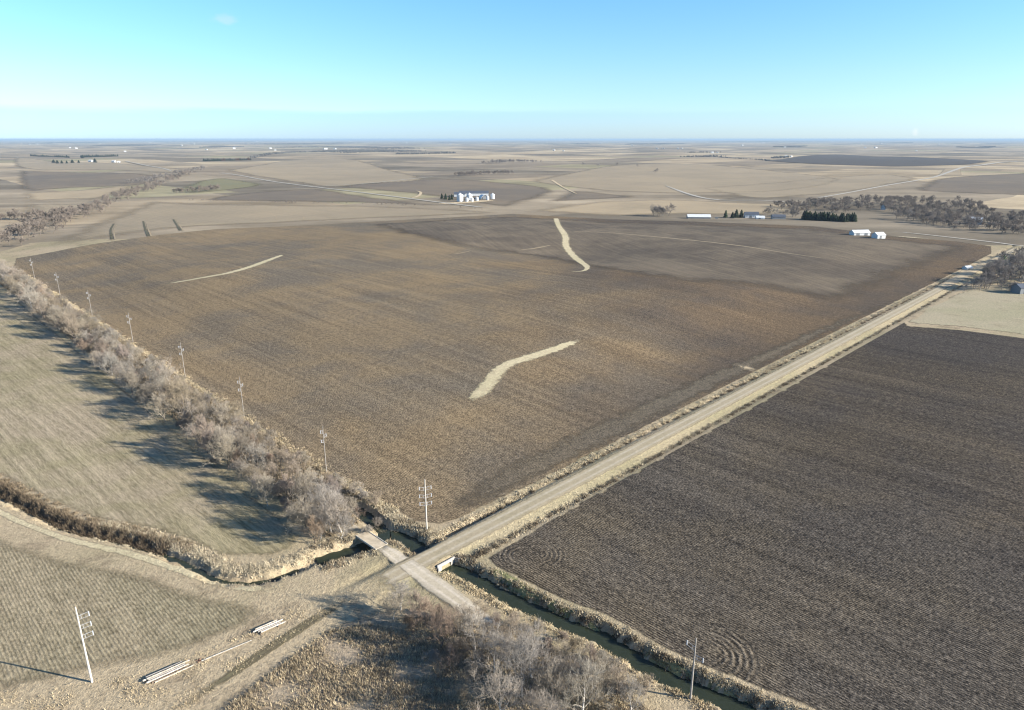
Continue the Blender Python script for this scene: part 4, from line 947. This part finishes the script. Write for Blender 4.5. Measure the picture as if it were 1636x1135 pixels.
for px, py, s in [(48, 232, 3), (112, 237, 2.5), (122, 238, 2.5), (200, 243, 2), (330, 240, 2), (374, 238, 3), (440, 241, 2), (432, 238, 3), (520, 239, 4), (535, 239, 3), (290, 233, 3), (310, 231, 3.5), (60, 231, 3), (240, 229, 4), (720, 231, 3),
                  (885, 241, 2), (900, 242, 1.5), (1050, 238, 2), (1060, 238, 2), (1083, 238, 2.2), (1090, 238, 1.8), (1138, 245, 2.2), (1146, 245, 1.6), (1186, 233, 3.2), (1254, 236, 2.5), (1256, 251, 1.8), (1264, 251, 1.5), (1382, 237, 2.6), (1399, 237, 3.4),
                  (1376, 231, 3.5), (1330, 226.5, 8), (1408, 230.5, 4), (1464, 242, 1.8), (1500, 231, 4), (960, 229.5, 5), (1010, 233, 3), (650, 229, 4), (160, 229.5, 4), (560, 226.5, 7), (480, 228, 6), (840, 229, 5), (780, 226.5, 7), (410, 227, 7), (1130, 228, 6), (1220, 229, 5), (1580, 228, 6), (1560, 236, 2)]:
    shed(px, py, 11 * s, 8 * s if s < 4 else 28, min(4 * s, 11), R(random.uniform(-40, 40)), 'far_white', 'far_white', 'tiny white farm building scattered far out on the plain', name='farm_building', rh=2.2 * min(s, 3), group='tiny white farm buildings on the far plain')
# far woods seen as one dark mass each
def wood_mass(pts, depth, hgt, label, seed):
    L = smooth_line(PL(pts), 60.0); r = np.random.default_rng(seed); dirv = L[-1] - L[0]; dirv = dirv / np.linalg.norm(dirv); nv = np.array([-dirv[1], dirv[0]])
    n = min(1400, int(len(L) * 60 * depth / 420) + 40)
    q = L[r.integers(0, len(L), n)] + dirv * r.normal(0, 30, (n, 1)) + nv * r.uniform(-depth / 2, depth / 2, (n, 1)); z = h(q[:, 0], q[:, 1])
    H = hgt * r.uniform(.55, 1.15, n); w = H * r.uniform(.35, .6, n); a = r.uniform(0, 6.28, (n, 1)) + np.arange(5)[None] * 1.257
    lo = np.stack([q[:, :1] + w[:, None] * .4 * np.cos(a), q[:, 1:] + w[:, None] * .4 * np.sin(a), np.repeat(z[:, None] - 1, 5, 1)], -1)
    rr = w[:, None] * r.uniform(.7, 1.3, (n, 5)); md = np.stack([q[:, :1] + rr * np.cos(a), q[:, 1:] + rr * np.sin(a), z[:, None] + H[:, None] * r.uniform(.45, .8, (n, 5))], -1)
    V = np.concatenate([lo, md, np.column_stack([q, z + H])[:, None]], 1).reshape(-1, 3)
    f = []
    for k_ in range(5):
        m_ = (k_ + 1) % 5; f += [(k_, m_, 5 + m_), (k_, 5 + m_, 5 + k_), (5 + k_, 5 + m_, 10)]
    F = (np.array(f)[None] + (np.arange(n) * 11)[:, None, None]).reshape(-1, 3)
    o = link('far_wood', mesh_np('far_wood', V, F, M['wood_dark'])); tag(o, label, 'wood', kind='stuff')
for i, (pts, dp, hg, lab) in enumerate([
    ([(510, 243), (560, 241), (620, 243)], 900, 13, 'dark wood lying along the far creek valley'), ([(640, 246.5), (680, 246), (720, 245)], 120, 13, 'thin dark tree belt beyond the far valley'),
    ([(470, 236), (540, 235), (640, 238)], 700, 14, 'blue-grey wood beyond the far valley'), ([(330, 236), (380, 235)], 200, 14, 'dark strip of trees by far white sheds'),
    ([(400, 253), (440, 246), (470, 243)], 60, 12, 'thin bare belt behind the low tan hill'), ([(1100, 251), (1145, 250.5)], 90, 11, 'dark belt of trees below a far farm'), ([(1150, 252), (1200, 255), (1225, 257)], 30, 8, 'low scrub line across the far plain'),
    ([(1107, 244), (1135, 244)], 50, 11, 'dark windbreak beside a far farm'), ([(1250, 235), (1275, 234)], 300, 14, 'trees around a far farm on the plain'), ([(1418, 229), (1445, 229)], 500, 16, 'dark far wood near the horizon'),
    ([(1015, 231), (1080, 230)], 500, 15, 'blue-grey wood on the far plain'), ([(170, 234), (230, 232)], 600, 15, 'blue-grey trees beyond the far conifer farm'), ([(1240, 253), (1252, 252)], 60, 12, 'dark clump of trees beside a far white farm'),
    ([(880, 231), (930, 230)], 400, 14, 'pale far wood beyond the middle plain'), ([(60, 230), (150, 228)], 700, 16, 'blue wood far toward the horizon'), ([(1540, 236), (1580, 235)], 200, 14, 'dark far wood beyond the grey field'),
    ([(420, 231), (560, 229)], 900, 16, 'long blue wood below the horizon'), ([(700, 228), (860, 227.5)], 1200, 18, 'thin blue tree line below the skyline'), ([(1150, 227), (1330, 226.5)], 1500, 20, 'thin blue tree line on the open horizon'), ([(250, 227), (400, 226.5)], 1500, 20, 'thin blue tree line on the hazy horizon')]):
    wood_mass(pts, dp, hg, lab, 100 + i)

# ------------------------------------------------------------------ tall dry grass and weeds
def tufts(name, pts, hgt, m, label, blades=5, wid=.09, spread=.35):
    pts = np.asarray(pts); n = len(pts); k_ = blades; z = h(pts[:, 0], pts[:, 1])
    B = np.repeat(np.column_stack([pts, z]), k_, 0); N = n * k_
    B[:, :2] += rng.normal(0, spread, (N, 2)); a = rng.uniform(0, 6.28, N); w = wid * rng.uniform(.6, 1.4, N)
    hh = np.repeat(hgt * rng.uniform(.25, 1.5, n), k_) * rng.uniform(.6, 1.1, N); ln = rng.normal(0, .35, (N, 2)) * hh[:, None]
    dx, dy = np.cos(a) * w, np.sin(a) * w
    v0 = B + np.column_stack([dx, dy, np.full(N, -.08)]); v1 = B + np.column_stack([-dx, -dy, np.full(N, -.08)]); v2 = B + np.column_stack([ln[:, 0], ln[:, 1], hh])
    V = np.stack([v0, v1, v2], 1).reshape(-1, 3); F = np.arange(N * 3).reshape(-1, 3)
    o = link(name, mesh_np(name, V, F, M[m])); tag(o, label, 'grass', kind='stuff')
def band(L, n, lo, hi, side=0):
    """points beside a line at a distance between lo and hi"""
    L = np.asarray(L); i = rng.integers(0, len(L) - 1, n); t = rng.random(n)[:, None]; q = L[i] + (L[i + 1] - L[i]) * t
    d = L[i + 1] - L[i]; d /= np.linalg.norm(d, axis=1)[:, None] + 1e-9; nn = np.stack([-d[:, 1], d[:, 0]], -1)
    sg = np.where(rng.random(n) < .5, -1, 1) if side == 0 else side
    return q + nn * (rng.uniform(lo, hi, n) * sg)[:, None]
def clump(pts, sc=.06, th=0.0):
    v = np.sin(pts[:, 0] * sc * 7 + 2 * np.sin(pts[:, 1] * sc * 5)) + np.sin(pts[:, 1] * sc * 9 + pts[:, 0] * sc * 3)
    return pts[v + rng.normal(0, .5, len(pts)) > th]
def off_road(p):
    s, d = SD(p[:, 0], p[:, 1]); return p[~(((np.abs(d) < 4.3) & (s > -16)) | ((np.abs(s + .9) < 2.9) & (np.abs(d) < 30)))]
def clusters(L, n, per, lo, hi, side=0, sg=.45):
    c = band(L, n, lo, hi, side); return np.repeat(c, per, 0) + rng.normal(0, sg, (n * per, 2))
NG = len(CREEK_GULLY)
tufts('dry_grass', off_road(band(CREEK_GULLY[:int(NG * .72)], 7000, -.3, 3.6, 1)), .95, 'weed_and_shade', 'tall dark weeds crowding the gully', 5, .11)
tufts('dry_grass', off_road(clusters(CREEK_GULLY[:int(NG * .75)], 260, 9, 3.0, 6.5, 1)), .6, 'tuft_brown', 'brown weed clumps beside the gully', 5, .09)
tufts('dry_grass', off_road(clusters(CREEK_GULLY[int(NG * .55):], 330, 9, 2.4, 6.5, 1, .6)), .5, 'tuft_pale', 'pale dry grass heaped above the gully bend', 5, .10)
tufts('dry_grass', off_road(clusters(CREEK_GULLY, 160, 7, 1.7, 3.4, -1, .6)), .3, 'tuft_pale', 'short pale grass on the near lip of the gully', 4, .08)
tufts('dry_grass', off_road(clusters(CREEK_DITCH, 210, 10, 3.2, 5.4, 1, .4)), .42, 'tuft_pale', 'ragged pale grass clumps on the field bank of the channel', 5, .10)
tufts('dry_grass', off_road(clusters(CREEK_DITCH, 110, 10, 2.6, 4.2, 1, .35)), .6, 'weed_and_shade', 'dark tufts as painted shadow notches in the field bank of the channel', 5, .10)  # dark blades stand in for shadow in the bank's notches
tufts('dry_grass', off_road(clusters(CREEK_DITCH, 200, 10, 3.2, 6.5, -1, .6)), .4, 'tuft', 'bleached grass on the thicket bank of the channel', 5, .10)
tufts('dry_grass', off_road(clusters(CREEK_POOL, 190, 10, 3.4, 8.0, 0, .5)), .45, 'tuft_pale', 'dry grass clumps around the creek pool', 5, .10)
tufts('dry_grass', off_road(clusters(CREEK_POOL, 130, 10, 3.0, 7.5, 0, .45)), .65, 'tuft_brown', 'brown weeds around the creek pool', 5, .09)
def roadband(n, d0, d1, s0, s1): return np.array([W(s0 + (s1 - s0) * u ** 1.25, d) for u, d in zip(rng.random(n), rng.uniform(d0, d1, n))])
def roadclusters(n, per, d0, d1, s0, s1, sg=.5): return np.repeat(roadband(n, d0, d1, s0, s1), per, 0) + rng.normal(0, sg, (n * per, 2))
tufts('dry_grass', roadclusters(1100, 8, 6.4, 8.8, 10, 620), .5, 'tuft_pale', 'pale verge grass between gravel road and tilled field', 4, .11)
tufts('dry_grass', roadclusters(260, 8, 5.4, 6.6, 30, 620, .4), .7, 'weed_and_shade', 'dark weeds along the roadside ditch', 5, .09)
tufts('dry_grass', roadclusters(900, 8, -9.6, -7.6, 12, 560), .5, 'tuft_pale', 'pale tall grass along the dark field side of the road', 4, .11)
tufts('dry_grass', roadclusters(330, 9, -9.3, -8.4, 14, 560, .45), .75, 'weed_and_shade', 'dark weed clumps along the dark field fence line', 5, .09)
Q = np.array([W(s, d) for s, d in zip(rng.uniform(9.5, 15, 300), rng.uniform(9, 60, 300))]); Q = np.repeat(Q, 9, 0) + rng.normal(0, .5, (2700, 2)); tufts('dry_grass', off_road(clear_creek(Q, 3.4)), .6, 'tuft_pale', 'dry grass in the field corner below the pole', 5, .10)
Q = np.array([W(10 + .026 * d - t, d) for d, t in zip(rng.uniform(30, 620, 24000), rng.uniform(-1.5, 20, 24000))]); Q = clear_creek(Q, 3.6)
tufts('undergrowth', off_road(Q), 1.1, 'tuft_brown', 'brown undergrowth beneath the tree row', 4, .13)  # tone kept dark so the gaps of the tree row look shaded
Q = np.array([W(13 + .027 * d - t, d) for d, t in zip(rng.uniform(30, 620, 700), rng.uniform(-2.0, 3, 700))]); Q = np.repeat(Q, 8, 0) + rng.normal(0, .7, (5600, 2)); Q = clear_creek(Q, 3.6)
tufts('dry_grass', off_road(Q), .6, 'tuft', 'dry grass margin between the tree row and the tilled field', 4, .12)
lo = PL([(520, 1010), (400, 1100), (330, 1160), (1080, 1170), (960, 1075), (800, 1000), (660, 985)]); Q = rng.uniform(lo.min(0), lo.max(0), (40000, 2)); Q = Q[inside(Q[:, 0], Q[:, 1], lo)]; Q = clump(Q, .045, -.9); Q = Q[dist_line(Q[:, 0], Q[:, 1], CREEK_DITCH) > 4]
tufts('dry_grass', off_road(Q[::2]), .7, 'tuft', 'matted dry meadow grass around the thicket', 4, .08); tufts('dry_grass', off_road(Q[1::3]), .8, 'tuft_brown', 'brown meadow weeds around the thicket', 4, .07)
lo = PL([(-40, 1110), (150, 1090), (240, 1075), (420, 1000), (480, 965), (560, 960), (480, 1010), (380, 1075), (280, 1150), (-40, 1160)]); Q = rng.uniform(lo.min(0), lo.max(0), (9000, 2)); Q = clump(Q[inside(Q[:, 0], Q[:, 1], lo)], .06, .2)
tufts('dry_grass', Q, .45, 'tuft', 'short dry grass beside the pole piles', 4, .07)

# ------------------------------------------------------------------ haze
k = bpy.data.materials.new('haze'); k.use_nodes = True; k.node_tree.nodes.clear(); gg = G(k.node_tree)
v = gg.n('ShaderNodeVolumePrincipled'); v.inputs['Color'].default_value = (.36, .50, .64, 1); v.inputs['Density'].default_value = 0.000034; v.inputs['Anisotropy'].default_value = 0.0
oo = gg.n('ShaderNodeOutputMaterial'); k.node_tree.links.new(v.outputs[0], oo.inputs['Volume'])
hz = MB().box((0, 63400, 40), (197000, 135400, 160)).build('haze', k, None); tag(hz, 'thin blue winter haze over the far plain', 'haze', kind='stuff')
for pr in [o for o in COL.objects if o.parent is None and o.location.z < -900]:
    for ch in list(pr.children): bpy.data.objects.remove(ch)
    bpy.data.objects.remove(pr)
